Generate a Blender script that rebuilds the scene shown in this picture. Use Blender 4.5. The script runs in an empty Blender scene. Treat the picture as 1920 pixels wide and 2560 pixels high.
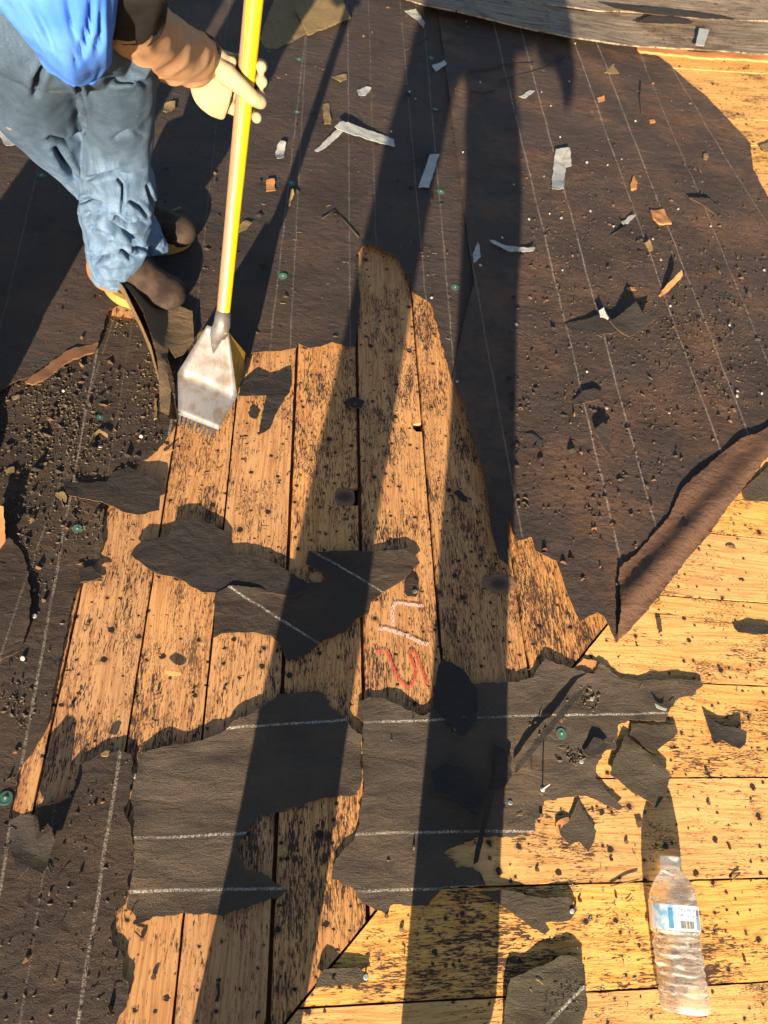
import bpy, bmesh, math, random
import numpy as np
from mathutils import Vector, Matrix, noise, geometry

random.seed(7)
S = bpy.context.scene
COL = S.collection
R = math.radians

# ------------------------------------------------------------------ camera
FOC, CAMH = 1775.0, 1.2                       # focal length in photo pixels, height over the roof plane
_d1 = Vector((-115, 2780, -FOC)).normalized()
_d2 = Vector((10800, -(-115 * 10800 + FOC * FOC) / 2780, -FOC)).normalized()
_n = _d2.cross(_d1)
M3 = Matrix((_d2, _d1, _n))                   # camera axes -> roof axes
cam = bpy.data.cameras.new("camera")
camo = bpy.data.objects.new("camera", cam)
COL.objects.link(camo)
camo.matrix_world = Matrix.Translation((0, 0, CAMH)) @ M3.to_4x4()
cam.sensor_fit = 'VERTICAL'
cam.sensor_height = 32.0
cam.lens = FOC / 2560 * 32.0
cam.clip_start, cam.clip_end = 0.02, 2000
S.camera = camo
cam.dof.use_dof = True
cam.dof.focus_distance = 1.32
cam.dof.aperture_fstop = 6.0

# ------------------------------------------------------------------ sky and sun
SUN_EL = R(15.5)
SH = Vector((0.155, 1.0, 0)).normalized()     # direction shadows fall on the roof
w = bpy.data.worlds.new("World")
S.world = w
w.use_nodes = True
nt = w.node_tree
nt.nodes.clear()
sky = nt.nodes.new("ShaderNodeTexSky")
sky.sky_type = 'NISHITA'
sky.sun_disc = False
sky.sun_elevation = SUN_EL
sky.sun_rotation = math.atan2(-SH.x, -SH.y)
bg = nt.nodes.new("ShaderNodeBackground")
bg.inputs[1].default_value = 0.05
wo = nt.nodes.new("ShaderNodeOutputWorld")
nt.links.new(sky.outputs[0], bg.inputs[0])
nt.links.new(bg.outputs[0], wo.inputs[0])
sun = bpy.data.lights.new("sun", 'SUN')
sun.energy = 5.0
sun.angle = R(0.5)
sun.color = (1.0, 0.81, 0.57)
suno = bpy.data.objects.new("sun", sun)
COL.objects.link(suno)
trav = Vector((SH.x * math.cos(SUN_EL), SH.y * math.cos(SUN_EL), -math.sin(SUN_EL)))
suno.rotation_euler = trav.to_track_quat('-Z', 'Y').to_euler()
S.view_settings.view_transform = 'Standard'
S.view_settings.look = 'None'
S.view_settings.gamma = 1
S.view_settings.exposure = 1.85
S.view_settings.use_curve_mapping = False
S.cycles.use_denoising = True
S.cycles.max_bounces = 10
S.cycles.transparent_max_bounces = 12

# ------------------------------------------------------------------ roof shape and picking helpers
T_HIP, T_VAL = math.tan(R(9)), math.tan(R(6))
HIP0, HIPD = Vector((0.067, -0.063)), Vector((0.602, 0.609)).normalized()
VAL0, VALD = Vector((1.416, 2.688)), Vector((0.13, -0.358)).normalized()


def dhip(x, y):
    return (x - HIP0.x) * HIPD.y - (y - HIP0.y) * HIPD.x


def dval(x, y):
    return -((x - VAL0.x) * VALD.y - (y - VAL0.y) * VALD.x)


def hf(x, y):
    return -T_HIP * max(0.0, dhip(x, y)) + T_VAL * max(0.0, dval(x, y))


def ray(px, py):
    return M3 @ Vector((px - 960, 1280 - py, -FOC))


def at(px, py, z):                            # point over photo pixel at height z
    r = ray(px, py)
    t = (z - CAMH) / r.z
    return Vector((r.x * t, r.y * t, z))


def on(px, py, off=0.0):                      # point of the roof surface under photo pixel
    z = off
    for _ in range(14):
        p = at(px, py, z)
        z = hf(p.x, p.y) + off
    return at(px, py, z)


def depth(p):
    return -(M3.transposed() @ (Vector(p) - Vector((0, 0, CAMH)))).z


def tile(ox, oy):
    return lambda *pts: [(ox + x / 1.728, oy + y / 1.728) for x, y in pts]


A, B, C = tile(0, 0), tile(960, 0), tile(0, 853)
D, Et, F = tile(960, 853), tile(0, 1706), tile(960, 1706)


def zoom(ox, oy, k):
    return lambda *pts: [(ox + x / k, oy + y / k) for x, y in pts]


Z4 = zoom(900, 1400, 4.917)
ZR = zoom(1200, 350, 3.318)
ZF = zoom(1050, 1650, 3.318)


# ------------------------------------------------------------------ object helpers
def tag(o, label=None, cat=None, group=None, kind=None):
    if label: o["label"] = label
    if cat: o["category"] = cat
    if group: o["group"] = group
    if kind: o["kind"] = kind
    return o


def mesh_obj(name, verts, faces, mat, parent=None, smooth=False):
    me = bpy.data.meshes.new(name)
    me.from_pydata([tuple(v) for v in verts], [], faces)
    me.materials.append(mat)
    if smooth:
        me.polygons.foreach_set("use_smooth", [True] * len(me.polygons))
    me.update()
    o = bpy.data.objects.new(name, me)
    COL.objects.link(o)
    if parent: o.parent = parent
    return o


def empty(name, loc=(0, 0, 0)):
    o = bpy.data.objects.new(name, None)
    o.empty_display_size = 0.05
    o.location = loc
    COL.objects.link(o)
    return o


def under(child, parent):                     # parent keeping the child where it stands
    child.parent = parent
    child.matrix_parent_inverse = Matrix.Translation(parent.location).inverted()
    return child


# ------------------------------------------------------------------ materials
class G:
    def __init__(s, name):
        s.m = bpy.data.materials.new(name)
        s.m.use_nodes = True
        s.t = s.m.node_tree
        s.t.nodes.clear()
        s.out = s.n("ShaderNodeOutputMaterial")
        s.b = s.n("ShaderNodeBsdfPrincipled")
        s.l(s.b.outputs[0], s.out.inputs[0])

    def n(s, k, **kw):
        x = s.t.nodes.new(k)
        for a, v in kw.items(): setattr(x, a, v)
        return x

    def l(s, a, b): s.t.links.new(a, b)

    def put(s, v, sock):
        if hasattr(v, "default_value") or hasattr(v, "is_linked"): s.l(v, sock)
        else: sock.default_value = v

    def math(s, op, a, b=0.0, c=None, clamp=False):
        x = s.n("ShaderNodeMath", operation=op)
        x.use_clamp = clamp
        s.put(a, x.inputs[0]); s.put(b, x.inputs[1])
        if c is not None: s.put(c, x.inputs[2])
        return x.outputs[0]

    def noise(s, vec, scale, detail=3, rough=0.55, dist=0.0):
        x = s.n("ShaderNodeTexNoise")
        s.l(vec, x.inputs["Vector"])
        x.inputs["Scale"].default_value = scale
        x.inputs["Detail"].default_value = detail
        x.inputs["Roughness"].default_value = rough
        x.inputs["Distortion"].default_value = dist
        return x.outputs["Fac"]

    def vscale(s, vec, sc, off=None):
        x = s.n("ShaderNodeMapping")
        s.l(vec, x.inputs["Vector"])
        x.inputs["Scale"].default_value = sc
        if off is not None: s.put(off, x.inputs["Location"])
        return x.outputs[0]

    def step(s, v, lo, hi):                   # smooth 0..1 between lo and hi
        x = s.n("ShaderNodeMapRange", interpolation_type='SMOOTHSTEP')
        s.put(v, x.inputs[0]); s.put(lo, x.inputs[1]); s.put(hi, x.inputs[2])
        return x.outputs[0]

    def mix(s, f, a, b):
        x = s.n("ShaderNodeMix", data_type='RGBA')
        s.put(f, x.inputs[0])
        for v, i in ((a, 6), (b, 7)):
            if isinstance(v, tuple): x.inputs[i].default_value = (*v, 1)
            else: s.l(v, x.inputs[i])
        return x.outputs[2]

    def pos(s):
        return s.n("ShaderNodeNewGeometry").outputs["Position"]

    def bump(s, h, strength, distance):
        x = s.n("ShaderNodeBump")
        x.inputs["Strength"].default_value = strength
        x.inputs["Distance"].default_value = distance
        s.l(h, x.inputs["Height"])
        s.l(x.outputs[0], s.b.inputs["Normal"])

    def done(s, color=None, rough=0.8, spec=0.3, metal=0.0):
        if color is not None:
            if isinstance(color, tuple): s.b.inputs["Base Color"].default_value = (*color, 1)
            else: s.l(color, s.b.inputs["Base Color"])
        s.put(rough, s.b.inputs["Roughness"])
        s.b.inputs["Specular IOR Level"].default_value = spec
        s.b.inputs["Metallic"].default_value = metal
        return s.m


def wood_mat(name, along_y, light, dark, stain=0.0, spots=1.0):
    g = G(name)
    sep = g.n("ShaderNodeSeparateXYZ")
    g.l(g.pos(), sep.inputs[0])
    u, v = (sep.outputs[0], sep.outputs[1]) if along_y else (sep.outputs[1], sep.outputs[0])
    rnd = g.n("ShaderNodeObjectInfo").outputs["Random"]
    comb = g.n("ShaderNodeCombineXYZ")
    g.l(u, comb.inputs[0]); g.l(v, comb.inputs[1])
    g.l(g.math('MULTIPLY', rnd, 37.0), comb.inputs[2])
    c = comb.outputs[0]
    warp = g.noise(g.vscale(c, (9, 2.2, 1)), 1.0, 2)
    gu = g.math('ADD', u, g.math('MULTIPLY', warp, 0.055))
    comb2 = g.n("ShaderNodeCombineXYZ")
    g.l(gu, comb2.inputs[0]); g.l(g.math('MULTIPLY', v, 0.035), comb2.inputs[1])
    g.l(g.math('MULTIPLY', rnd, 37.0), comb2.inputs[2])
    ring = g.noise(comb2.outputs[0], 210, 2, 0.6)
    fine = g.noise(g.vscale(c, (900, 30, 1)), 1.0, 2, 0.6)
    tone = g.noise(g.vscale(c, (7, 3, 1)), 1.0, 3)
    col = g.mix(g.step(ring, 0.42, 0.66), light, dark)
    col = g.mix(g.math('MULTIPLY', g.step(fine, 0.5, 0.72), 0.30), col, tuple(x * 0.5 for x in dark))
    hs = g.n("ShaderNodeHueSaturation")
    g.l(col, hs.inputs["Color"])
    g.l(g.math('ADD', 0.70, g.math('ADD', g.math('MULTIPLY', tone, 0.42), g.math('MULTIPLY', rnd, 0.20))), hs.inputs["Value"])
    g.l(g.math('ADD', 0.93, g.math('MULTIPLY', rnd, 0.1)), hs.inputs["Saturation"])
    col = hs.outputs[0]
    # grey weathering film
    film = g.step(g.noise(g.vscale(c, (14, 4, 1)), 1.0, 4), 0.50, 0.72)
    col = g.mix(g.math('MULTIPLY', film, 0.13), col, (0.25, 0.18, 0.115))
    # tar streaks left by the old felt
    macro = g.noise(g.vscale(c, (9, 5, 1)), 1.0, 3, 0.6)
    mid = g.noise(g.vscale(c, (48, 17, 1)), 1.0, 3, 0.6)
    fl = g.noise(g.vscale(c, (430, 62, 1)), 1.0, 3, 0.72)
    sc = g.math('ADD', g.math('ADD', g.math('MULTIPLY', macro, 0.62), g.math('MULTIPLY', mid, 0.50)), g.math('MULTIPLY', fl, 1.15))
    sc = g.math('ADD', sc, g.math('MULTIPLY', g.math('SUBTRACT', g.n("ShaderNodeObjectInfo").outputs["Random"], .5), .10))
    tar = g.step(sc, 1.275 - stain, 1.325 - stain)
    dens = g.math('MULTIPLY', g.step(sc, 1.16 - stain, 1.30 - stain), 0.34)
    col = g.mix(dens, col, (0.17, 0.08, 0.045))
    col = g.mix(g.math('MULTIPLY', tar, 0.93), col, (0.030, 0.018, 0.016))
    ck = g.math('ABSOLUTE', g.math('SUBTRACT', g.noise(g.vscale(c, (34, 1.1, 1)), 1.0, 2, 0.55), 0.52))
    crk = g.math('MULTIPLY', g.math('SUBTRACT', 1.0, g.step(ck, 0.0012, 0.0040)), g.step(g.noise(g.vscale(c, (5, 4, 1)), 1.0, 2), 0.50, 0.60))
    col = g.mix(g.math('MULTIPLY', crk, 0.85), col, (0.045, 0.022, 0.014))
    fk = g.noise(g.vscale(c, (850, 150, 1)), 1.0, 2, 0.6)
    fm = g.noise(g.vscale(c, (22, 9, 1)), 1.0, 3, 0.65)
    fleck = g.step(g.math('ADD', fk, g.math('MULTIPLY', fm, 0.9)), 1.10 - stain * 0.8, 1.17 - stain * 0.8)
    col = g.mix(g.math('MULTIPLY', fleck, 0.85), col, (0.060, 0.030, 0.020))
    # nail holes with tarry rims
    dv = g.noise(g.vscale(c, (260, 200, 1)), 1.0, 2)
    spot_h = None
    for scale, rad, keep in ((19.0, 0.0040, 0.42), (37.0, 0.0022, 0.42)):
        vo = g.n("ShaderNodeTexVoronoi", voronoi_dimensions='2D')
        cc = g.n("ShaderNodeCombineXYZ")
        g.l(g.math('ADD', u, g.math('MULTIPLY', dv, 0.009)), cc.inputs[0])
        g.l(g.math('ADD', v, g.math('MULTIPLY', rnd, 9.0)), cc.inputs[1])
        g.l(cc.outputs[0], vo.inputs["Vector"])
        vo.inputs["Scale"].default_value = scale
        sp = g.n("ShaderNodeSeparateColor")
        g.l(vo.outputs["Color"], sp.inputs[0])
        on_ = g.math('LESS_THAN', sp.outputs[0], keep * spots)
        r_ = g.math('MULTIPLY', g.math('ADD', 0.35, g.math('MULTIPLY', sp.outputs[1], g.math('ADD', 0.4, dv))), rad * scale * 1.35)
        d_ = g.math('DIVIDE', vo.outputs["Distance"], r_)
        hole = g.math('MULTIPLY', g.math('SUBTRACT', 1.0, g.step(d_, 0.75, 1.0)), on_)
        halo = g.math('MULTIPLY', g.math('MULTIPLY', g.math('SUBTRACT', 1.0, g.step(d_, 0.9, 2.2)), on_), g.math('MULTIPLY', sp.outputs[2], 0.55))
        col = g.mix(halo, col, (0.07, 0.035, 0.02))
        col = g.mix(g.math('MULTIPLY', hole, 0.95), col, (0.012, 0.009, 0.008))
        spot_h = hole if spot_h is None else g.math('MAXIMUM', spot_h, hole)
    h = g.math('ADD', g.math('MULTIPLY', ring, -0.30), g.math('MULTIPLY', fine, -0.45))
    h = g.math('ADD', h, g.math('MULTIPLY', tar, 0.35))
    h = g.math('ADD', h, g.math('MULTIPLY', spot_h, -1.6))
    h = g.math('ADD', h, g.math('MULTIPLY', mid, -0.5))
    g.bump(h, 0.55, 0.0016)
    return g.done(col, 0.72, 0.25)


def felt_mat(name, base, rust, rustiness=0.5, lines=(), weave=0.0, line_col=(0.42, 0.36, 0.30), speck=0.5):
    g = G(name)
    p = g.pos()
    big = g.noise(g.vscale(p, (5, 5, 5)), 1.0, 4, 0.62)
    med = g.noise(g.vscale(p, (38, 55, 38)), 1.0, 4, 0.65)
    fine = g.noise(p, 650, 3, 0.7)
    grit = g.noise(p, 1500, 2, 0.6)
    col = g.mix(g.math('MULTIPLY', g.step(g.math('ADD', big, g.math('MULTIPLY', med, 0.6)), 0.72, 1.0), rustiness), base, rust)
    col = g.mix(g.math('MULTIPLY', g.step(med, 0.45, 0.75), 0.35), col, tuple(x * 0.45 for x in base))
    col = g.mix(g.math('MULTIPLY', g.step(fine, 0.60, 0.78), speck), col, tuple(min(1, x * 3.2 + 0.03) for x in rust))  # pale specks, glints painted into the felt colour
    h = g.math('ADD', g.math('MULTIPLY', fine, 0.8), g.math('MULTIPLY', grit, 0.35))
    h = g.math('ADD', h, g.math('MULTIPLY', med, 1.6))
    if weave:
        sep = g.n("ShaderNodeSeparateXYZ")
        g.l(p, sep.inputs[0])
        wv = g.noise(g.vscale(p, (380, 900, 380)), 1.0, 2, 0.6)
        col = g.mix(g.math('MULTIPLY', g.step(wv, 0.45, 0.75), 0.45 * weave), col, tuple(min(1, x * 2.3) for x in base))
        h = g.math('ADD', h, g.math('MULTIPLY', wv, 0.9 * weave))
        h = g.math('ADD', h, g.math('MULTIPLY', g.noise(g.vscale(p, (15, 40, 30)), 1.0, 3, 0.55, 0.6), 2.8 * weave))
    blk = g.step(g.noise(g.vscale(p, (3.1, 4.3, 3)), 1.0, 4, 0.66), 0.50, 0.64)
    col = g.mix(g.math('MULTIPLY', blk, 0.42), col, tuple(x * 0.42 for x in base))
    if lines:
        wob = g.math('MULTIPLY', g.math('SUBTRACT', g.noise(p, 12, 2), 0.5), 0.006)
        acc = None
        for (a, b, hw, stg) in lines:
            a, b = Vector((a[0], a[1])), Vector((b[0], b[1]))
            d = (b - a).normalized()
            n = Vector((-d.y, d.x))
            dp = g.n("ShaderNodeVectorMath", operation='DOT_PRODUCT')
            g.l(p, dp.inputs[0])
            dp.inputs[1].default_value = (n.x, n.y, 0)
            dist = g.math('ABSOLUTE', g.math('ADD', g.math('SUBTRACT', dp.outputs["Value"], n.dot(a)), wob))
            mk = g.math('MULTIPLY', g.math('SUBTRACT', 1.0, g.step(dist, hw * 0.6, hw * 1.25)), stg)
            acc = mk if acc is None else g.math('MAXIMUM', acc, mk)
        wear = g.step(g.noise(p, 420, 3, 0.7), 0.40, 0.62)
        wear2 = g.step(g.noise(p, 16, 3, 0.6), 0.28, 0.55)
        col = g.mix(g.math('MULTIPLY', g.math('MULTIPLY', acc, wear), g.math('ADD', 0.25, g.math('MULTIPLY', wear2, 0.7))), col, line_col)
    if not weave:
        h = g.math('ADD', h, g.math('MULTIPLY', g.noise(g.vscale(p, (21, 34, 30)), 1.0, 3, 0.6, 0.5), 2.6))
    g.bump(h, 0.9, 0.0026)
    return g.done(col, 0.82, 0.28)


def plain(name, color, rough=0.6, spec=0.4, metal=0.0, nscale=120, namp=0.35, bump=0.0006, dirt=None):
    g = G(name)
    p = g.n("ShaderNodeTexCoord").outputs["Object"]
    f = g.noise(p, nscale, 4, 0.6)
    col = g.mix(g.math('MULTIPLY', f, namp * 2), color, tuple(x * 0.45 for x in color))
    if dirt:
        col = g.mix(g.math('MULTIPLY', g.step(g.noise(p, nscale * 0.35, 4, 0.65), 0.5, 0.66), dirt[1]), col, dirt[0])
    g.bump(f, 0.6, bump)
    return g.done(col, rough, spec, metal)


WL, WD = (0.56, 0.290, 0.108), (0.41, 0.178, 0.060)
M_wood_left = wood_mat("weathered pine up the slope", True, WL, WD, 0.055)
M_wood_right = wood_mat("sun-toned weathered pine across the slope", False, (0.64, 0.360, 0.108), (0.48, 0.228, 0.056), 0.02)  # paler and yellower than the left boards, stronger sunlight painted in
M_wood_chip = plain("fresh splintered wood", (0.50, 0.23, 0.09), 0.75, 0.2, nscale=300, bump=0.001)
M_wood_grey = wood_mat("silvered old wood", False, (0.27, 0.215, 0.15), (0.085, 0.062, 0.043), 0.05, 0.2)
M_dark_under = plain("dark backing for gaps and holes", (0.05, 0.025, 0.014), 0.9)
M_granule = plain("shingle granules", (0.17, 0.125, 0.075), 0.85, 0.3, nscale=60, namp=0.8)
M_granule_dark = plain("dark shingle granules", (0.055, 0.042, 0.032), 0.85, 0.3, nscale=60)
M_tape = plain("release tape", (0.36, 0.36, 0.335), 0.4, 0.5, nscale=160, namp=0.25, dirt=((0.16, 0.17, 0.22), 0.5))
M_green = plain("green plastic cap", (0.045, 0.15, 0.115), 0.7, 0.3, nscale=90, dirt=((0.07, 0.06, 0.045), .8))
M_nail = plain("galvanised nail", (0.52, 0.50, 0.46), 0.42, 0.5, 0.35, nscale=400)
M_rust_nail = plain("rusty nail", (0.16, 0.09, 0.055), 0.7, 0.3, 0.4, nscale=500)


M_torn = plain("torn felt fibre", (0.20, 0.105, 0.052), 0.9, 0.1, nscale=700, namp=0.6)


def shingle_mat():
    g = G("tan shingle granule surface")
    p = g.pos()
    f = g.noise(p, 900, 2, 0.7)
    m = g.noise(p, 60, 3)
    col = g.mix(g.step(f, 0.35, 0.7), (0.11, 0.075, 0.035), (0.33, 0.235, 0.11))
    col = g.mix(g.math('MULTIPLY', g.step(m, 0.45, 0.7), 0.4), col, (0.09, 0.07, 0.04))
    g.bump(f, 1.0, 0.0012)
    return g.done(col, 0.9, 0.2)


M_shingle = shingle_mat()
M_twig0 = plain("black tar shred", (0.022, 0.018, 0.017), 0.8)
FB, FR = (0.044, 0.033, 0.029), (0.105, 0.060, 0.038)


def pline(*px):                               # chalk line through two photo points, in roof coordinates
    a, b = on(*px[0]), on(*px[1])
    return ((a.x, a.y), (b.x, b.y), px[2] if len(px) > 2 else 0.0024, px[3] if len(px) > 3 else 0.75)


# ------------------------------------------------------------------ sheet builder (felt, planks, scraps)
class Sheet:
    """A thin sheet whose outline is given in roof coordinates; top follows hf + off + ripples + lifted rim."""

    def __init__(s, pts_px, off=0.003, jit=0.0024, seg=0.0045, res=0.013, lift=0.0, liftw=0.02,
                 ripple=(0.0012, 14.0, 14.0), thick=0.0012, tilt=None, curl=None, seed=0, world=False, lift_freq=22.0,
                 hfun=None, clean=()):
        s.off, s.lift, s.liftw, s.ripple, s.thick, s.seed = off, lift, liftw, ripple, thick, seed
        s.tilt, s.curl, s.lift_freq, s.hfun = tilt, curl, lift_freq, hfun
        base = [Vector(p) for p in pts_px] if world else [on(x, y, off).to_2d() for x, y in pts_px]
        out = []
        n = len(base)
        for i in range(n):
            a, b = base[i], base[(i + 1) % n]
            L = (b - a).length
            k = max(1, min(400, int(L / seg)))
            d = (b - a)
            nn = Vector((-d.y, d.x)).normalized() if L > 1e-9 else Vector((0, 0))
            jj = 0.15 if i in clean else 1.0
            for q in range(k):
                p = a + d * (q / k)
                e = min(q, k - q) / k
                f = noise.noise(Vector((p.x * 55, p.y * 55, seed + 3.1))) * 1.3 + noise.noise(Vector((p.x * 210, p.y * 210, seed + 8.7))) * 0.9 + noise.noise(Vector((p.x * 480, p.y * 480, seed + 1.3))) * 0.5
                out.append(p + nn * f * jit * jj * (0.4 + min(0.6, 3 * e)))
        s.poly = out
        P = np.array([(p.x, p.y) for p in out])
        s.P0, s.P1 = P, np.roll(P, -1, axis=0)
        s.res = res
        s.cen = sum(out, Vector((0, 0))) / len(out)
        if tilt: s.tdir = Vector(tilt[0]).normalized()
        proj = [(p - s.cen) for p in out]
        s.rad = max(v.length for v in proj)

    def edist(s, x, y):
        q = np.array((x, y))
        d = s.P1 - s.P0
        t = np.clip(((q - s.P0) * d).sum(1) / np.maximum((d * d).sum(1), 1e-12), 0, 1)
        v = s.P0 + d * t[:, None] - q
        return math.sqrt((v * v).sum(1).min())

    def inside(s, x, y):
        x0, y0, x1, y1 = s.P0[:, 0], s.P0[:, 1], s.P1[:, 0], s.P1[:, 1]
        c = (y0 > y) != (y1 > y)
        with np.errstate(divide='ignore', invalid='ignore'):
            xi = x0 + (y - y0) / (y1 - y0) * (x1 - x0)
        return bool(np.count_nonzero(c & (x < xi)) % 2)

    def z(s, x, y, ed=None):
        a, fx, fy = s.ripple
        r = 0.0
        if a:
            r = a * (noise.noise(Vector((x * fx, y * fy, s.seed * 1.7))) + 0.5 * noise.noise(Vector((x * fx * 2.3, y * fy * 2.3, s.seed + 5)))
                     ) + a * 0.8
            r = max(r, 0.0)
        if s.lift:
            if ed is None: ed = s.edist(x, y)
            f = max(0.0, 0.38 + 1.1 * noise.noise(Vector((x * s.lift_freq, y * s.lift_freq, s.seed + 20))))
            r += 0.5 * s.lift * f * math.exp(-(ed / s.liftw) ** 1.5)
        if s.tilt:
            q = (Vector((x, y)) - s.cen).dot(s.tdir) / s.rad
            r += s.tilt[1] * max(0.0, (q + 1) / 2) ** (s.tilt[2] if len(s.tilt) > 2 else 1.5)
        if s.curl:
            q = (Vector((x, y)) - s.cen).dot(Vector(s.curl[0]).normalized()) / s.rad
            r += s.curl[1] * q * q
        if s.hfun: r += s.hfun(x, y)
        return hf(x, y) + s.off + r

    def build(s, name, mat, parent=None, smooth=True):
        torn = name in ('felt_sheet', 'felt_scrap', 'folded_corner', 'felt_flap', 'felt_lip')
        pts = [p.copy() for p in s.poly]
        n = len(pts)
        xs = [p.x for p in pts]; ys = [p.y for p in pts]
        if s.res:
            rx = s.res
            y = min(ys); row = 0
            while y < max(ys):
                x = min(xs) + (rx / 2 if row % 2 else 0)
                while x < max(xs):
                    jx, jy = x + random.uniform(-.2, .2) * rx, y + random.uniform(-.2, .2) * rx
                    if s.inside(jx, jy) and s.edist(jx, jy) > rx * 0.45: pts.append(Vector((jx, jy)))
                    x += rx
                y += rx * 0.866; row += 1
        vo, eo, fo, *_ = geometry.delaunay_2d_cdt(pts, [], [list(range(n))], 1, 1e-7)
        top = [Vector((v.x, v.y, s.z(v.x, v.y))) for v in vo]
        faces = [f if (vo[f[1]] - vo[f[0]]).cross(vo[f[2]] - vo[f[0]]) > 0 else f[::-1] for f in fo]
        faces = [list(f) for f in faces]
        N = len(top)
        vs = top + [v - Vector((0, 0, s.thick)) for v in top]
        cnt = {}
        for f in faces:
            for i in range(len(f)):
                cnt[(f[i], f[(i + 1) % len(f)])] = 1
        fs = list(faces) + [[i + N for i in f[::-1]] for f in faces]
        side = [(a, b) for (a, b) in cnt if (b, a) not in cnt]
        fs += [[b, a, a + N, b + N] for a, b in side]
        o = mesh_obj(name, vs, fs, mat, parent, smooth)
        if smooth:
            me = o.data
            e = {tuple(sorted(x)) for x in side}
            e |= {tuple(sorted((a + N, b + N))) for a, b in side}
            me.attributes.new("sharp_edge", 'BOOLEAN', 'EDGE')
            me.attributes["sharp_edge"].data.foreach_set("value", [tuple(sorted(ed.vertices)) in e for ed in me.edges])
        if torn:
            o.data.materials.append(M_torn)
            k = len(faces) * 2
            mi = [0] * len(fs)
            for q in range(k, len(fs)): mi[q] = 1
            o.data.polygons.foreach_set("material_index", mi)
        s.obj = o
        return o


# ================================================================== SETTING
ground = mesh_obj("ground", [(-600, -600, -3.6), (600, -600, -3.6), (600, 600, -3.6), (-600, 600, -3.6)], [(0, 1, 2, 3)],
                  plain("yard soil and dry grass", (0.10, 0.09, 0.045), 0.95, 0.1, nscale=1.3, namp=0.6))
tag(ground, kind="structure")
# dark slab added under the boards against light leaks, follows the roof planes
under_slab = mesh_obj("light_stop_slab", [(-2.4, -2.2, -.16), (3.2, -2.2, -.75), (3.2, 5.0, -.3), (-2.4, 5.0, -.16),
                                     (-2.4, -2.2, -.5), (3.2, -2.2, -1.1), (3.2, 5.0, -.6), (-2.4, 5.0, -.5)],
                  [(0, 1, 2, 3), (7, 6, 5, 4), (0, 4, 5, 1), (1, 5, 6, 2), (2, 6, 7, 3), (3, 7, 4, 0)], M_dark_under)
tag(under_slab, kind="structure")


def clip(poly, fn):                           # keep where fn(p) >= 0
    out = []
    for i in range(len(poly)):
        a, b = poly[i], poly[(i + 1) % len(poly)]
        fa, fb = fn(a), fn(b)
        if fa >= 0: out.append(a)
        if (fa >= 0) != (fb >= 0): out.append(a.lerp(b, fa / (fa - fb)))
    return out


deck_l = tag(empty("roof_deck"), "bare sun-bleached roof boards running up the slope, torn out of the felt", kind="structure")
seams = [-2.2, -2.05, -1.9, -1.75, -1.6, -1.46, -1.32, -1.18, -1.04, -.90, -.765, -.635, -.51, -0.43, -0.315, -0.1975, -0.0815, 0.0445, 0.185, 0.331,
         0.496, 0.655, 0.81, 0.965, 1.12, 1.275, 1.43, 1.585, 1.74, 1.9]
wide = {0.0445: 0.0034, 0.185: 0.0038, 0.331: 0.0030, 0.496: 0.0028}
notch_a = on(885, 1241); notch_b = on(1040, 1068)
for i in range(len(seams) - 1):
    x0, x1 = seams[i] + wide.get(seams[i], 0.0019), seams[i + 1] - wide.get(seams[i + 1], 0.0019)
    poly = [Vector((x0, -2.0)), Vector((x1, -2.0))]
    if abs(seams[i + 1] - 0.185) < 1e-6:
        y = notch_a.y
        poly += [Vector((x1, y - .023)), Vector((x1 - .012, y - .023)), Vector((x1 - .021, y - .010)), Vector((x1 - .020, y + .012)), Vector((x1 - .010, y + .022)), Vector((x1, y + .023))]
    if abs(seams[i + 1] - 0.331) < 1e-6:
        y = notch_b.y
        poly += [Vector((x1, y - .012)), Vector((x1 - .012, y - .013)), Vector((x1 - .020, y - .004)), Vector((x1 - .018, y + .008)), Vector((x1, y + .013))]
    poly += [Vector((x1, 4.6)), Vector((x0, 4.6))]
    poly = clip(poly, lambda p: -dhip(p.x, p.y) - 0.002)
    poly = clip(poly, lambda p: -dval(p.x, p.y) - 0.002)
    if len(poly) < 3: continue
    sh = Sheet(poly, off=random.uniform(-.0012, .0008), jit=0.0006, seg=0.02, res=None, ripple=(0, 1, 1), thick=0.019, world=True, seed=i * 3.3)
    sh.build("plank", M_wood_left, deck_l, smooth=False)

deck_r = tag(empty("roof_deck"), "golden roof boards running across, lit below the diagonal hip", kind="structure")
rs = [((960, 2800), (1920, 2735)), ((960, 2509), (1920, 2455)), ((1157, 2218), (1920, 2195)), ((1487, 1946), (1920, 1943)), ((1753, 1711), (1920, 1713)),
      ((1643, 1497), (1920, 1499)), ((1770, 1339), (1920, 1342)), ((1810, 1180), (1920, 1186))]
rl = []
for a, b in rs:
    p, q = on(*a), on(*b)
    ym = (p.y + q.y) / 2
    sl = max(-.03, min(.03, (q.y - p.y) / (q.x - p.x)))
    rl.append(lambda x, ym=ym, xm=(p.x + q.x) / 2, sl=sl: ym + sl * (x - xm))
for k in range(3):
    rl.append(lambda x, k=k, f=rl[7]: f(x) + .165 * (k + 1))
for k in range(8):
    rl.insert(0, lambda x, k=k, f=rl[0] if k == 0 else rl[0]: f(x) - .165)
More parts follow.
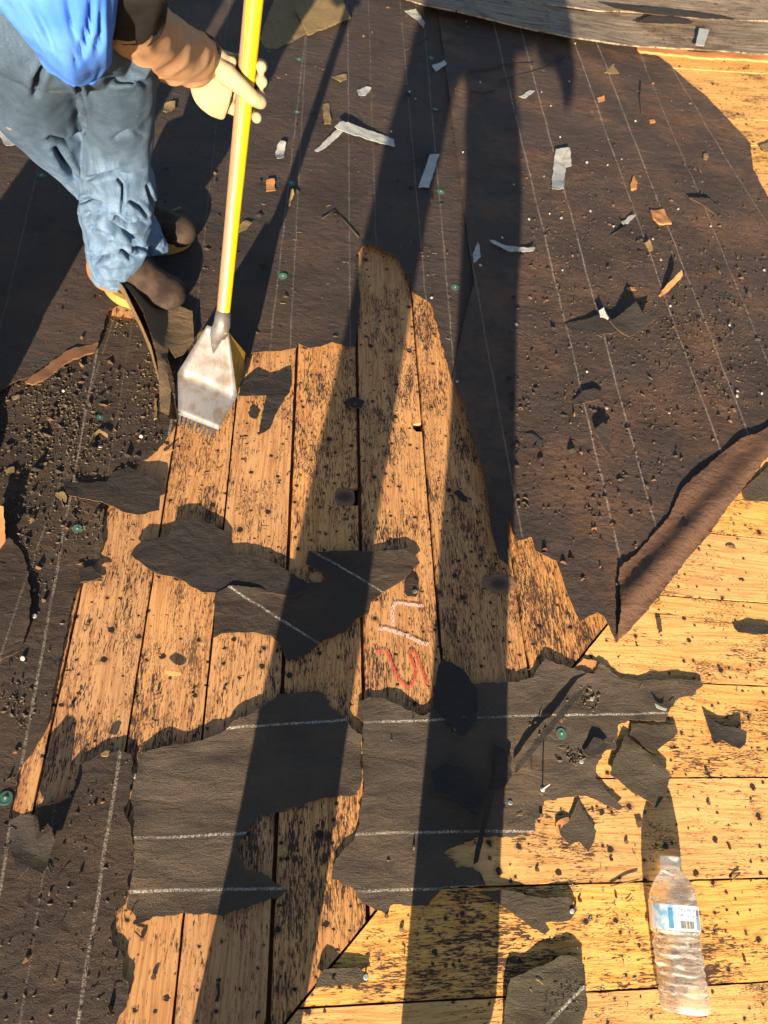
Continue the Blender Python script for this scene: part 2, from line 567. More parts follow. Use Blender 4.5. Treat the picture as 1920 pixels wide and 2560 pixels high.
for i in range(len(rl) - 1):
    f0, f1 = rl[i], rl[i + 1]
    gp = 0.0015
    poly = [Vector((-2.2, f0(-2.2) + gp)), Vector((3.0, f0(3.0) + gp)), Vector((3.0, f1(3.0) - gp)), Vector((-2.2, f1(-2.2) - gp))]
    poly = clip(poly, lambda p: dhip(p.x, p.y) - 0.002)
    poly = clip(poly, lambda p: -dval(p.x, p.y) - 0.002)
    if len(poly) < 3: continue
    Sheet(poly, off=random.uniform(-.001, .001), jit=0.0006, seg=0.02, res=None, ripple=(0, 1, 1), thick=0.019, world=True, seed=50 + i * 2.1
          ).build("plank", M_wood_right, deck_r, smooth=False)

deck_u = tag(empty("roof_deck"), "bright yellow boards in the far corner under the grey timber", kind="structure")
yy = on(1865, 299).y
for k in range(-7, 8):
    poly = [Vector((.6, yy + .165 * k + .002)), Vector((3.2, yy + .165 * k + .002)), Vector((3.2, yy + .165 * (k + 1) - .002)), Vector((.6, yy + .165 * (k + 1) - .002))]
    poly = clip(poly, lambda p: dval(p.x, p.y) - 0.002)
    poly = clip(poly, lambda p: -dhip(p.x, p.y) - 0.004)
    if len(poly) < 3: continue
    Sheet(poly, off=random.uniform(-.001, .001), jit=0.0005, seg=0.03, res=None, ripple=(0, 1, 1), thick=0.019, world=True, seed=90 + k
          ).build("plank", M_wood_right, deck_u, smooth=False)


# tongues of the boards, seen down in the seams
M_tongue = plain("red-brown board tongues", (0.17, 0.060, 0.022), 0.8, 0.2)
for dk, fns in ((deck_l, (lambda p: -dhip(p.x, p.y) - .002, lambda p: -dval(p.x, p.y) - .002)), (deck_r, (lambda p: dhip(p.x, p.y) - .002, lambda p: -dval(p.x, p.y) - .002)), (deck_u, (lambda p: dval(p.x, p.y) - .002, lambda p: -dhip(p.x, p.y) - .004))):
    poly = [Vector((-2.2, -2.0)), Vector((3.0, -2.0)), Vector((3.0, 4.6)), Vector((-2.2, 4.6))]
    for fn in fns: poly = clip(poly, fn)
    Sheet(poly, off=-.013, jit=0, seg=9, res=None, ripple=(0, 1, 1), thick=.004, world=True).build("board_tongue", M_tongue, dk, smooth=False)


# knot patches in the boards
def knot_mat():
    g = G("grey knot")
    tc = g.n("ShaderNodeTexCoord").outputs["Object"]
    v = g.n("ShaderNodeVectorMath", operation='LENGTH')
    g.l(g.vscale(tc, (24, 40, 1)), v.inputs[0])
    nn = g.noise(tc, 120, 4, .65)
    st = g.noise(g.vscale(tc, (60, 500, 1)), 1.0, 3, .6)
    d = g.math('ADD', v.outputs["Value"], g.math('MULTIPLY', g.math('SUBTRACT', nn, .5), 0.7))
    col = g.mix(g.step(d, .15, .85), (0.060, 0.035, 0.030), (0.24, 0.135, 0.075))
    col = g.mix(g.math('MULTIPLY', g.step(st, .5, .7), .6), col, (0.045, 0.026, 0.020))
    tr = g.n("ShaderNodeBsdfTransparent"); mx = g.n("ShaderNodeMixShader")
    g.l(g.step(d, .70, 1.0), mx.inputs[0])
    g.l(g.b.outputs[0], mx.inputs[1]); g.l(tr.outputs[0], mx.inputs[2]); g.l(mx.outputs[0], g.out.inputs[0])
    g.bump(g.math('ADD', st, nn), 0.6, 0.0012)
    return g.done(col, 0.7, 0.25)


M_knot = knot_mat()
pk = on(1248, 1460)
kn = mesh_obj("knot", [Vector((math.cos(a) * .043, math.sin(a) * .026 * (1 + .15 * math.sin(3 * a)), 0.0)) for a in [i * math.tau / 28 for i in range(28)]],
              [list(range(28))], M_knot, deck_l)
kn.location = (pk.x, pk.y, 0.0012)
pk = on(862, 1243)
kn2 = mesh_obj("knot", [Vector((math.cos(a) * .021, math.sin(a) * .030, 0)) for a in [i * math.tau / 24 for i in range(24)]], [list(range(24))], M_knot, deck_l)
kn2.location = (pk.x, pk.y, 0.0012)
M_notch_shade = plain("painted notch shade", (0.008, 0.006, 0.005), 0.95, 0.0)  # near-black patches paint the shade down the notches
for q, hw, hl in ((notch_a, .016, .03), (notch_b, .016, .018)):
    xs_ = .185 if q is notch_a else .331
    mesh_obj("notch_shade", [(xs_ - .026, q.y - hl, -.0128), (xs_ - .002, q.y - hl, -.0128), (xs_ - .002, q.y + hl, -.0128), (xs_ - .026, q.y + hl, -.0128)], [(0, 1, 2, 3)], M_notch_shade, deck_l)

# ================================================================== FELT SHEETS
U2_lines = [pline((1261, 197), (1579, 1570)), pline((1330, 203), (1663, 1466)), pline((1446, 156), (1793, 1142)), pline((1516, 191), (1854, 1073)),
            pline((1614, 191), (1886, 853), .002, .5), pline((1209, 853), (1275, 1223), .002, .5), pline((1678, 185), (1905, 560), .002, .6)]
U1_lines = [pline((868, 0), (873, 700), .0019, .4), pline((920, 0), (935, 500), .0017, .3), pline((764, 87), (680, 830), .0019, .4), pline((752, 347), (726, 853), .0019, .35),
            pline((1000, 23), (1047, 580), .0019, .4), pline((1058, 58), (1116, 735), .0020, .5), pline((540, 330), (480, 900), .0015, .25), pline((110, 380), (20, 760), .0015, .3)]
L_lines = [pline((301, 1885), (200, 2539), .0026, .7), pline((140, 1450), (0, 2227), .0024, .6), pline((232, 960), (130, 1270), .0018, .25), pline((312, 930), (272, 1180), .0016, .2)]
H_lines = [pline((585, 1822), (827, 1804), .0020, .85), pline((340, 2098), (607, 2086), .0020, .85), pline((326, 2230), (715, 2221), .0020, .85)]
H3_lines = [pline((960, 1807), (1377, 1790), .0020, .85), pline((960, 2085), (1330, 2079), .0020, .85), pline((960, 2227), (1200, 2218), .0020, .85)]

M_u1 = felt_mat("brown-black felt with faint chalk lines", (0.044, 0.033, 0.029), FR, 0.42, U1_lines)
M_u2 = felt_mat("rusty brown felt with chalk lines", (0.052, 0.037, 0.031), (0.150, 0.078, 0.044), 0.60, U2_lines)
M_l = felt_mat("gritty brown felt", (0.040, 0.029, 0.023), (0.100, 0.058, 0.032), 0.42, L_lines)
M_h = felt_mat("woven grey-brown felt", (0.066, 0.050, 0.038), (0.118, 0.080, 0.048), 0.6, H_lines, weave=1.0, line_col=(0.60, 0.56, 0.5), speck=0.25)
M_h3 = felt_mat("woven grey-brown felt with chalk", (0.066, 0.050, 0.038), (0.118, 0.080, 0.048), 0.6, H3_lines, weave=1.0, line_col=(0.60, 0.56, 0.5), speck=0.25)
M_scrap = felt_mat("torn felt scrap", (0.026, 0.022, 0.021), (0.055, 0.037, 0.026), 0.35)
M_scrapw = felt_mat("woven felt scrap", (0.058, 0.046, 0.033), (0.095, 0.068, 0.040), 0.4, weave=1.0, speck=0.3)
M_flap = felt_mat("paler felt underside", (0.115, 0.062, 0.040), (0.20, 0.098, 0.048), 0.6)

L = Sheet([(-1100, 760), (100, 780), (300, 800), (500, 850), (500, 900), (470, 960), (445, 1050), (428, 1085), (400, 1119), (370, 1148), (336, 1168), (300, 1205),
           (262, 1270), (255, 1327), (260, 1368), (232, 1420), (258, 1452), (203, 1458), (179, 1518), (162, 1605), (145, 1690), (139, 1706), (130, 1764),
           (122, 1816), (98, 1856), (75, 1891), (58, 1911), (46, 1937), (35, 1995), (23, 2047), (50, 2056), (87, 2047), (95, 2021), (140, 2010), (179, 1995),
           (188, 1960), (200, 1914), (255, 1885), (307, 1880), (330, 1885), (333, 1949), (324, 1995), (310, 2021), (333, 2111), (336, 2157), (324, 2186),
           (321, 2227), (315, 2261), (295, 2279), (278, 2319), (284, 2366), (312, 2395), (307, 2429), (324, 2458), (318, 2516), (289, 2560), (270, 2660),
           (-800, 2900)], off=.002, lift=.006, liftw=.015, ripple=(.0024, 8, 6), seed=1, res=.014)
L.build("felt_sheet", M_l)
tag(L.obj, "gritty brown felt along the left side, strewn with granules", "felt")

U1 = Sheet([(-1100, 1000), (0, 985), (30, 965), (65, 950), (98, 937), (170, 888), (205, 878), (245, 862), (256, 835), (272, 780), (300, 770), (340, 790),
            (420, 840), (490, 870), (540, 905), (612, 892), (632, 886), (705, 880), (740, 872), (746, 862), (775, 874), (800, 872), (830, 858), (862, 870),
            (888, 868), (893, 810), (902, 750), (893, 690), (890, 640), (914, 612), (984, 642), (1022, 705), (1030, 735), (1076, 764), (1094, 830),
            (1117, 914), (1128, 958), (1170, 960), (1215, 800), (1230, 600), (1190, 20), (1150, -250), (-900, -420)],
           off=.007, lift=.007, liftw=.014, ripple=(.004, 6, 4), seed=2, res=.02, clean=(38, 39, 40))
U1.build("felt_sheet", M_u1)
tag(U1.obj, "dark felt across the top, under the worker's boots", "felt")

U2 = Sheet([(1096, 40), (1183, 712), (1160, 800), (1140, 900), (1128, 960), (1157, 1018), (1169, 1064), (1180, 1111), (1203, 1169), (1215, 1238), (1226, 1331),
            (1244, 1400), (1267, 1417), (1267, 1365), (1267, 1290), (1285, 1360), (1325, 1348), (1336, 1383), (1388, 1406), (1411, 1469), (1446, 1556),
            (1492, 1533), (1510, 1545), (1539, 1608), (1600, 1545), (1660, 1472), (1707, 1408), (1764, 1345), (1816, 1270), (1863, 1212), (1920, 1136),
            (2140, 900), (2080, 700), (1920, 498), (1880, 428), (1874, 359), (1816, 301), (1759, 243), (1712, 203), (1654, 150), (1625, 139), (1560, 100),
            (1440, -40), (1060, -120)],
           off=.0105, lift=.006, liftw=.014, ripple=(.006, 5, 3.2), seed=3, res=.02, jit=.0014, clean=(0, 42, 43))
U2.build("felt_sheet", M_u2)
tag(U2.obj, "large rusty brown felt with long chalk lines and its lower corner folded over", "felt")

# folded-over corner of that sheet
fold_o = [(1539, 1608), (1600, 1545), (1660, 1472), (1707, 1408), (1764, 1345), (1816, 1270), (1863, 1212), (1920, 1136), (2030, 1015)]
fold_i = [(1545, 1424), (1590, 1385), (1666, 1299), (1700, 1225), (1787, 1148), (1846, 1102), (1905, 1080), (1990, 1010)]
def _foldz(x, y):
    p = on(1539, 1608).to_2d(); q = on(1920, 1136).to_2d()
    d = (q - p).normalized()
    t = abs((Vector((x, y)) - p).cross(d))
    return 0.004 + 0.009 * math.exp(-((t - .028) / .040) ** 2) + .0035 * math.sin(t * 95 + x * 6) + .001 * math.sin(x * 31 + y * 17)
fl = Sheet(fold_o + fold_i[::-1], off=.0125, jit=.0024, ripple=(.0012, 16, 16), seed=4, res=.01, hfun=_foldz)
fl.build("folded_corner", M_flap, U2.obj)
fl.obj["label"] = "paler underside of the felt where the corner is folded over"

B2 = Sheet(Et((600, 310), (680, 290), (760, 270), (870, 255), (950, 225), (1010, 165), (1080, 140), (1190, 70), (1205, 50), (1390, 42), (1420, 100), (1490, 155),
              (1520, 205), (1562, 230), (1558, 330), (1562, 420), (1545, 490), (1470, 492), (1380, 505), (1280, 540), (1180, 565), (1110, 580), (1080, 630),
              (1020, 710), (1045, 770), (1060, 810), (1130, 820), (1190, 870), (1245, 900), (1215, 925), (1180, 935), (1100, 960), (1010, 990), (960, 1010),
              (900, 1000), (780, 1003), (680, 1010), (600, 1040), (580, 1000), (550, 970), (560, 900), (570, 830), (585, 780), (580, 680), (578, 560), (568, 500), (590, 400)),
           off=.003, lift=.010, liftw=.016, ripple=(.0026, 8, 26), seed=5, res=.008)
B2.build("felt_sheet", M_h)
tag(B2.obj, "woven grey-brown felt patch with three white lines, left of the shadowed pair", "felt")

B3 = Sheet([(906, 1818), (908, 1760), (925, 1742), (941, 1744), (959, 1746), (977, 1758), (1012, 1774), (1038, 1784), (1059, 1790), (1079, 1778), (1085, 1716), (1280, 1706),
            (1330, 1695), (1359, 1650), (1400, 1664), (1430, 1672), (1480, 1686), (1500, 1657), (1545, 1692), (1600, 1703), (1690, 1700), (1753, 1706)] +
           F((1375, 14), (1330, 60), (1270, 70), (1230, 120), (1210, 170), (1060, 165), (1010, 185), (1005, 240), (1000, 290), (950, 300), (920, 340), (910, 415),
             (960, 470), (1030, 540), (1010, 555), (900, 500), (840, 490), (770, 500), (690, 515), (680, 570), (650, 600), (650, 650), (560, 670), (400, 670), (300, 715),
             (255, 740), (300, 770), (310, 800), (380, 795), (420, 830), (440, 880), (350, 884), (250, 890), (190, 965), (100, 965), (40, 960), (0, 1000)) +
           Et((1610, 975), (1570, 960), (1520, 890), (1470, 860), (1430, 850), (1450, 760), (1520, 690), (1540, 640), (1562, 510), (1568, 430), (1566, 330)),
           off=.003, lift=.008, liftw=.016, ripple=(.0026, 9, 20), seed=6, res=.010)
B3.build("felt_sheet", M_h3)
tag(B3.obj, "woven felt patch over the hip, with green cap and long tear", "felt")

L3 = Sheet([(-500, 1300), (0, 1345), (30, 1350), (55, 1380), (68, 1420), (72, 1460), (80, 1500), (76, 1560), (50, 1630), (0, 1655), (-500, 1740)],
           off=.007, lift=.010, liftw=.02, ripple=(.004, 9, 9), seed=7, res=.012)
L3.build("felt_sheet", M_l)
tag(L3.obj, "loose felt layer lying on the gritty felt at the left edge", "felt")

# felt lifted in front of the boot
def _flapz(x, y):
    a = at(300, 712, 0).to_2d(); b = at(425, 1040, 0).to_2d()
    d = (b - a).normalized()
    t = (Vector((x, y)) - a).cross(d)          # distance right of the ribbon edge
    s_ = (Vector((x, y)) - a).dot(d) / (b - a).length
    return .018 + .052 * math.exp(-((t) / .035) ** 2) * (0.75 + .25 * math.sin(s_ * 5)) * max(0.2, 1 - max(0, s_ - .55) * 1.4)
FLP = Sheet([(296, 702), (345, 745), (390, 760), (482, 795), (486, 868), (462, 900), (440, 914), (424, 892), (418, 940), (430, 1000), (425, 1058), (404, 1048),
             (398, 930), (368, 835), (322, 775)], off=.008, jit=.001, ripple=(.003, 20, 20), seed=8, res=.007, hfun=_flapz)
FLP.build("felt_flap", felt_mat("lifted felt with sunlit tone", (0.135, 0.092, 0.055), (0.19, 0.12, 0.06), .5))  # sunlight on the flap painted in as a lighter felt
tag(FLP.obj, "curled felt flap peeled up in front of the boot beside the shovel blade", "felt")
_rp = [(298, 704), (318, 735), (343, 778), (366, 826), (385, 880), (402, 935), (420, 990), (428, 1040)]
_rv, _rf = [], []
for i, (x, y) in enumerate(_rp):
    hgt = (.070, .075, .068, .055, .042, .030, .020, .012)[i]
    a = at(x + 12, y + 10, .014); b_ = at(x - 12 + 3 * math.sin(i * 1.9), y - 14, .014 + hgt)
    c_ = a.lerp(b_, .5) + Vector((-.006, -.012, 0))
    for p in (a, c_, b_): _rv.append(p)
    for p in (a, c_, b_): _rv.append(p + Vector((.002, .002, 0)))
for i in range(7):
    k = i * 6
    _rf += [[k, k + 6, k + 7, k + 1], [k + 1, k + 7, k + 8, k + 2], [k + 4, k + 10, k + 9, k + 3], [k + 5, k + 11, k + 10, k + 4], [k + 2, k + 8, k + 11, k + 5], [k + 3, k + 9, k + 6, k]]
mesh_obj("curled_rim", _rv, _rf, felt_mat("felt rim with sunlit tone", (0.15, 0.098, 0.050), (0.20, 0.13, 0.07), .5), FLP.obj, True)  # paler rim paints the sun on its upright face
# torn brown edge of the upper felt
EDG = Sheet([(62, 955), (98, 930), (168, 880), (205, 868), (247, 858), (236, 880), (205, 892), (172, 905), (110, 950), (80, 962)], off=.012, lift=.004, ripple=(.002, 30, 30), seed=9, res=.008, thick=.004)
EDG.build("torn_shingle_strip", plain("torn brown fibre", (0.17, 0.085, 0.045), 0.85, 0.2, nscale=250, bump=.001))
tag(EDG.obj, "long torn brown shingle strip below the worker's heel", "shingle")

# ------------------------------------------------------------------ loose felt scraps
scraps = [
    (C((270, 610), (330, 620), (460, 610), (490, 570), (560, 545), (600, 575), (690, 595), (697, 650), (690, 740), (600, 757), (540, 745), (440, 700), (300, 680)),
     dict(tilt=((-.3, -1), .007), curl=((1, .5), .008), off=.006), M_scrap, "curled black felt scrap overlapping gritty felt and boards, above the largest scrap"),
    (C((565, 930), (610, 870), (730, 845), (740, 790), (790, 768), (850, 765), (960, 820), (990, 850), (990, 920), (1110, 930), (1200, 970), (1340, 1060), (1330, 1085),
       (1240, 1108), (1110, 1080), (1000, 1065), (940, 1090), (870, 1085), (770, 1030), (660, 1000)),
     dict(tilt=((-.2, 1), .004), curl=((1, -.3), .005), off=.0045), M_scrap, "largest curled black felt scrap lying across the middle boards"),
    (C((930, 1090), (1000, 1060), (1110, 1070), (1240, 1095), (1330, 1050), (1415, 1040), (1400, 1010), (1320, 965), (1330, 912), (1660, 908)) + D((90, 905), (135, 930), (152, 962), (80, 1040), (5, 1078)) +
     C((1600, 1130), (1590, 1180), (1540, 1200), (1490, 1260), (1400, 1290), (1340, 1340), (1270, 1385), (1230, 1375), (1215, 1320), (1170, 1275), (1090, 1260), (960, 1268), (920, 1290), (925, 1200)),
     dict(lift=.010, off=.0045), None, "dark felt patch with two slanting white lines, above the red chalk letters"),
    (C((1040, 180), (1110, 140), (1160, 160), (1250, 130), (1252, 220), (1200, 300), (1165, 380), (1115, 412), (1130, 330), (1150, 240), (1030, 242)),
     dict(lift=.007, off=.0035), M_scrap, "pointed felt tongue hanging onto the boards beside the shovel blade"),
    (Z4((960, 1300), (1020, 1210), (1060, 1250), (1130, 1260), (1240, 1340), (1330, 1450), (1400, 1560), (1440, 1600), (1430, 1980), (1340, 2060), (1310, 2130), (1270, 2190),
        (1170, 2140), (1110, 2120), (1110, 2010), (1000, 1930), (880, 1840)),
     dict(lift=.012, off=.010), M_scrap, "tall shadowed felt scrap just right of the red chalk letters"),
    (F((1040, 230), (1090, 270), (1170, 330), (1230, 390), (1225, 440), (1200, 500), (1170, 545), (1130, 510), (1080, 480), (1020, 430), (975, 400), (990, 330), (1015, 290)),
     dict(lift=.007, off=.006), M_scrapw, "diamond-shaped felt scrap above the bottle's shadow"),
    (F((1065, 178), (1160, 185), (1255, 182), (1268, 215), (1255, 238), (1180, 290), (1170, 318), (1100, 265), (1060, 225)),
     dict(lift=.008, off=.004), M_scrapw, "small felt remnant touching the top of the diamond-shaped scrap"),
    (F((1380, 140), (1450, 190), (1500, 195), (1555, 220), (1555, 262), (1530, 290), (1460, 252), (1420, 268), (1402, 210)),
     dict(lift=.012, off=.004, curl=((1, 1), .01)), M_scrap, "folded dark scrap alone on the golden boards near the right edge"),
    (F((835, 510), (870, 570), (915, 640), (905, 690), (880, 735), (840, 690), (800, 700), (760, 660), (750, 620), (800, 590)),
     dict(lift=.005, off=.003), M_scrapw, "kite-shaped felt scrap on golden boards left of the bottle's shadow"),
    (F((540, 1280), (580, 1262), (630, 1240), (700, 1215), (760, 1180), (830, 1190), (862, 1220), (865, 1300), (872, 1400), (850, 1500), (800, 1580), (510, 1600), (515, 1400)),
     dict(lift=.014, off=.006, liftw=.03), "K10", "wet felt scrap with drops at the bottom edge, left of the bottle"),
    (Et((1400, 1240), (1540, 1230), (1590, 1258), (1592, 1290), (1530, 1305), (1360, 1318), (1372, 1280)), dict(lift=.006, off=.005), M_scrapw, "short felt strip lying on the hip at the bottom"),
    (F((400, 905), (530, 895), (600, 915), (700, 935), (800, 930), (832, 985), (800, 1030), (690, 1035), (716, 1070), (690, 1087), (640, 1060), (540, 990), (430, 915)),
     dict(lift=.007, off=.004), M_scrapw, "long felt tongue with a nail in its tip, on golden boards"),
    (Z4((560, 250), (640, 200), (690, 250), (720, 350), (690, 460), (590, 450), (540, 400)), dict(lift=.004, off=.003), M_scrap, "small round felt remnant held by a nail above the chalk letters"),
    (ZR((690, 1540), (860, 1510), (960, 1480), (1060, 1530), (1130, 1610), (800, 1650)), dict(tilt=((0, 1), .016), off=.012), M_scrap, "flat dark shingle fragment beside a folded one on the rusty felt"),
    (ZR((1035, 1560), (1140, 1490), (1240, 1430), (1300, 1510), (1420, 1565), (1230, 1645), (1130, 1610)), dict(tilt=((.4, 1), .040), curl=((1, .2), .02), off=.012), M_scrap, "folded shingle fragment standing up on the rusty felt"),
    (ZF((610, 690), (760, 800), (755, 970), (700, 1060), (600, 1090), (560, 1050), (615, 1000)), dict(lift=.010, off=.012), M_scrap, "shadowed felt piece at the lower end of the long tear"),
    (ZF((80, 930), (220, 860), (330, 900), (420, 980), (500, 1090), (520, 1200), (440, 1300), (340, 1230), (230, 1130), (130, 1110)), dict(lift=.010, off=.012), M_scrap, "shadowed leaf-shaped felt piece in the broad leg shadow"),
    (ZF((555, 1090), (620, 1080), (560, 1330), (500, 1560), (470, 1680), (430, 1700), (500, 1350)), dict(tilt=((-1, 0), .012), off=.014), M_scrap, "narrow felt strip standing out in the leg shadow"),
    (ZF((1350, 770), (1430, 640), (1500, 660), (1555, 715), (1470, 790), (1390, 800)), dict(lift=.006, off=.008), M_scrap, "blackish felt chip right of the green cap"),
    (Et((60, 612), (110, 585), (168, 590), (172, 690), (230, 650), (250, 690), (190, 832), (130, 800), (95, 842), (55, 740)), dict(lift=.02, off=.014, tilt=((.2, 1), .02)), M_scrap, "dark upturned flap added for the shadow by the left edge below the bare boards"),  # dark scrap added to make the shadowed area here
    (C((-60, 730), (25, 735), (28, 870), (0, 900), (-60, 900)), dict(lift=.006, off=.016, tilt=((0, 1), .016)), M_wood_chip, "splintered brown chip cut by the left edge"),
    (C((340, 985), (400, 975), (450, 1030), (350, 1046)), dict(lift=.010, off=.006), M_scrap, "small felt corner where gritty felt meets the boards"),
    (C((1490, 262), (1530, 245), (1575, 262), (1565, 290), (1520, 295)), dict(lift=.008, off=.004), M_scrap, "tiny black scrap over the wide seam right of the shovel"),
    (C((1070, 310), (1090, 298), (1118, 322), (1105, 340), (1080, 330)), dict(lift=.003, off=.003), M_scrap, "thumb-sized black scrap left of the felt tongue"),
    (D((298, 655), (320, 645), (362, 680), (358, 700), (330, 690)), dict(lift=.004, off=.003), M_scrap, "small black scrap above the grey knot"),
    (D((1510, 1235), (1560, 1222), (1620, 1230), (1690, 1240), (1690, 1268), (1600, 1268), (1530, 1258)), dict(lift=.006, off=.004), M_scrap, "ragged dark scrap cut by the right edge on golden boards"),
    (D((1175, 1195), (1195, 1198), (1202, 1255), (1185, 1265)), dict(lift=.002, off=.003), M_scrapw, "tiny upright felt strip on the golden boards below the fold"),
    (D((815, 260), (850, 225), (900, 215), (940, 235), (925, 258), (820, 280)), dict(tilt=((0, 1), .014), off=.014), M_scrap, "small tilted shingle fragment between chalk lines on the rusty felt"),
    (D((900, 395), (930, 375), (965, 390), (970, 430), (975, 500), (940, 460)), dict(tilt=((.3, 1), .022), off=.014), M_scrap, "upturned triangular tear in the middle of the rusty felt"),
    (D((560, 395), (640, 410), (685, 440), (680, 462), (620, 430)), dict(tilt=((.3, 1), .012), off=.012), M_scrap, "lifted sliver of felt at the edge of the leg shadow"),
    (B((1305, 870), (1390, 880), (1440, 910), (1465, 960), (1420, 930), (1370, 900)), dict(tilt=((.3, 1), .03), off=.014), M_scrap, "dark lifted shred near the upper right felt edge"),
    (B((950, 318), (985, 282), (1015, 320)), dict(off=.016, lift=.004), M_shingle, "tan triangular shingle chip near the top"),
    (B((1620, 630), (1680, 610), (1700, 660), (1640, 660)), dict(off=.006, lift=.004), M_shingle, "tan shingle chip on the yellow boards at the right edge"),
    (D((1540, 650), (1659, 540), (1760, 560), (1760, 700), (1560, 690)), dict(off=.003, lift=.003), M_h3, "grey felt remnant under the folded corner by the right edge"),
    (Et((1545, 90), (1600, 60), (1640, 110), (1580, 185), (1545, 150)), dict(lift=.006, off=.003), M_scrapw, "crumpled felt corner at the wide seam below the chalk letters"),
    (F((1085, 605), (1110, 598), (1118, 618), (1095, 630)), dict(lift=.002, off=.003), M_rust_nail, "rusty nail stub left of the bottle's shadow"),
    (Et((1030, 60), (1030, 60.5), (1031, 60)), None, None, ""),
]
M_k3 = felt_mat("dark felt with slanted lines", (0.045, 0.034, 0.027), (0.10, 0.06, 0.035), 0.4, [pline(C((1090, 1130))[0], C((1360, 1300))[0], .0022, .9), pline(C((1360, 920))[0], C((1659, 1090))[0], .0022, .9)], line_col=(.5, .46, .42))
M_k10 = felt_mat("wet woven felt", (0.066, 0.055, 0.037), (0.10, 0.075, 0.044), 0.4, [pline(F((870, 1300))[0], F((700, 1476))[0], .0022, .9)], weave=1.0, line_col=(.5, .48, .42), speck=.3)
SC = []
for i, (poly, kw, mat, lab) in enumerate(scraps):
    if kw is None: continue
    kw = dict(kw)
    kw.setdefault("ripple", (.0018, 22, 22))
    s = Sheet(poly, seed=100 + i * 3.7, res=.008, seg=.004, jit=.0015, **kw)
    m = M_k3 if mat is None else (M_k10 if mat == "K10" else mat)
    nm = "felt_scrap"
    if mat is M_shingle: nm = "shingle_chip"
    if mat is M_wood_chip: nm = "wood_chip"
    if mat is M_rust_nail: nm = "nail_stub"
    s.build(nm, m)
    tag(s.obj, lab, {"felt_scrap": "felt scrap", "shingle_chip": "shingle", "wood_chip": "wood chip", "nail_stub": "nail"}[nm])
    SC.append(s)

ALL = [L, U1, U2, B2, B3, L3] + SC


def top_z(x, y):
    z = hf(x, y)
    for s in ALL:
        if s.inside(x, y): z = max(z, s.z(x, y))
    return z


# long tear in the hip patch: two raised lips
for a, b, lab in (((1469, 1712), (1284, 1937), "raised lip of the long diagonal tear over the hip"),):
    pa, pb = Vector(a), Vector(b)
    d = (pb - pa).normalized(); n = Vector((-d.y, d.x))
    pts = [pa + d * -2] + [pa.lerp(pb, t) + n * (7 + 7 * math.sin(t * 3)) for t in (.15, .35, .55, .75, .95)] + [pb] + [pa.lerp(pb, t) - n * 2 for t in (.9, .6, .3)]
    s = Sheet([tuple(p) for p in pts], off=.012, jit=.001, ripple=(.002, 20, 20), tilt=((-1, 1), .012), seed=201, res=.006)
    s.build("felt_lip", M_scrap)
    tag(s.obj, lab, "felt scrap")

# ================================================================== WEATHERED TIMBER AT THE TOP
def timber(name, low, up, zoff, thick, lab, seed):
    pts = [on(x, y, zoff).to_2d() for x, y in low] + [on(x, y, zoff).to_2d() for x, y in up[::-1]]
    s = Sheet(pts, off=zoff, jit=.0025, seg=.035, res=.035, ripple=(.006, 2.5, 16), thick=thick, world=True, seed=seed)
    s.build(name, M_wood_grey)
    tag(s.obj, lab, "timber")
    return s
low1 = [(985, -14), (1064, 17), (1168, 40), (1290, 67), (1417, 95), (1539, 113), (1597, 119), (1740, 126), (1920, 136), (2300, 160)]
up1 = [(985, -60), (1064, -28), (1168, -8), (1290, 8), (1417, 22), (1539, 34), (1597, 38), (1740, 48), (1920, 58), (2300, 75)]
low2 = [(x, y - 3) for x, y in up1]
up2 = [(x, y - 75) for x, y in up1]
T1 = timber("weathered_plank", low1, up1, .045, .005, "silvered old plank with a tape strip on it, at the top right", 300)
T2 = timber("weathered_plank", low2, up2, .050, .005, "darker weathered plank along the top right corner", 301)
T3 = timber("weathered_plank", [(x, y - 3) for x, y in up2], [(x, y - 160) for x, y in up2], .047, .005, "farthest weathered plank, above the other two at the top right", 302)
s = Sheet([on(x, y, .030).to_2d() for x, y in [(1590, 117), (1700, 124), (1722, 130), (1920, 138), (2300, 160), (2300, 190), (1920, 154), (1740, 144), (1680, 138), (1600, 130)]],
          off=.030, jit=.003, seg=.012, res=.02, ripple=(.004, 10, 30), thick=.008, world=True, seed=303)
s.build("broken_edge", M_wood_chip, T1.obj)
s.obj["label"] = "fresh orange split edge of the old plank"
for poly, lab in ((B((1085, 98), (1145, 68), (1250, 72), (1340, 92), (1320, 106), (1200, 106)), "dark felt remnant on the silvered plank"),
                  (B((930, 10), (1100, 30), (1240, 40), (1480, 75), (1540, 88), (1400, 84), (1150, 62), (1000, 40)), "long dark felt streak on the darker weathered plank")):
    s = Sheet([on(x, y, .070).to_2d() for x, y in poly], off=.070, jit=.004, seg=.01, res=.03, ripple=(.002, 10, 10), world=True, seed=310)
    s.build("felt_scrap", M_scrap)
    tag(s.obj, lab, "felt scrap")

# ================================================================== TAN SHINGLE FRAGMENTS, TAPE STRIPS, CHIPS
def bit(name, poly, mat, lab, cat, off=None, group=None, **kw):
    kw.setdefault("ripple", (.0026, 38, 38))
    kw.setdefault("res", .008)
    kw.setdefault("jit", .0020)
    if off is None:
        c = sum((on(x, y, .01) for x, y in poly), Vector()) / len(poly)
        off = top_z(c.x, c.y) - hf(c.x, c.y) + .0015
    s = Sheet(poly, off=off, seg=.005, seed=random.uniform(0, 900), **kw)
    s.build(name, mat)
    tag(s.obj, lab, cat, group)
    return s


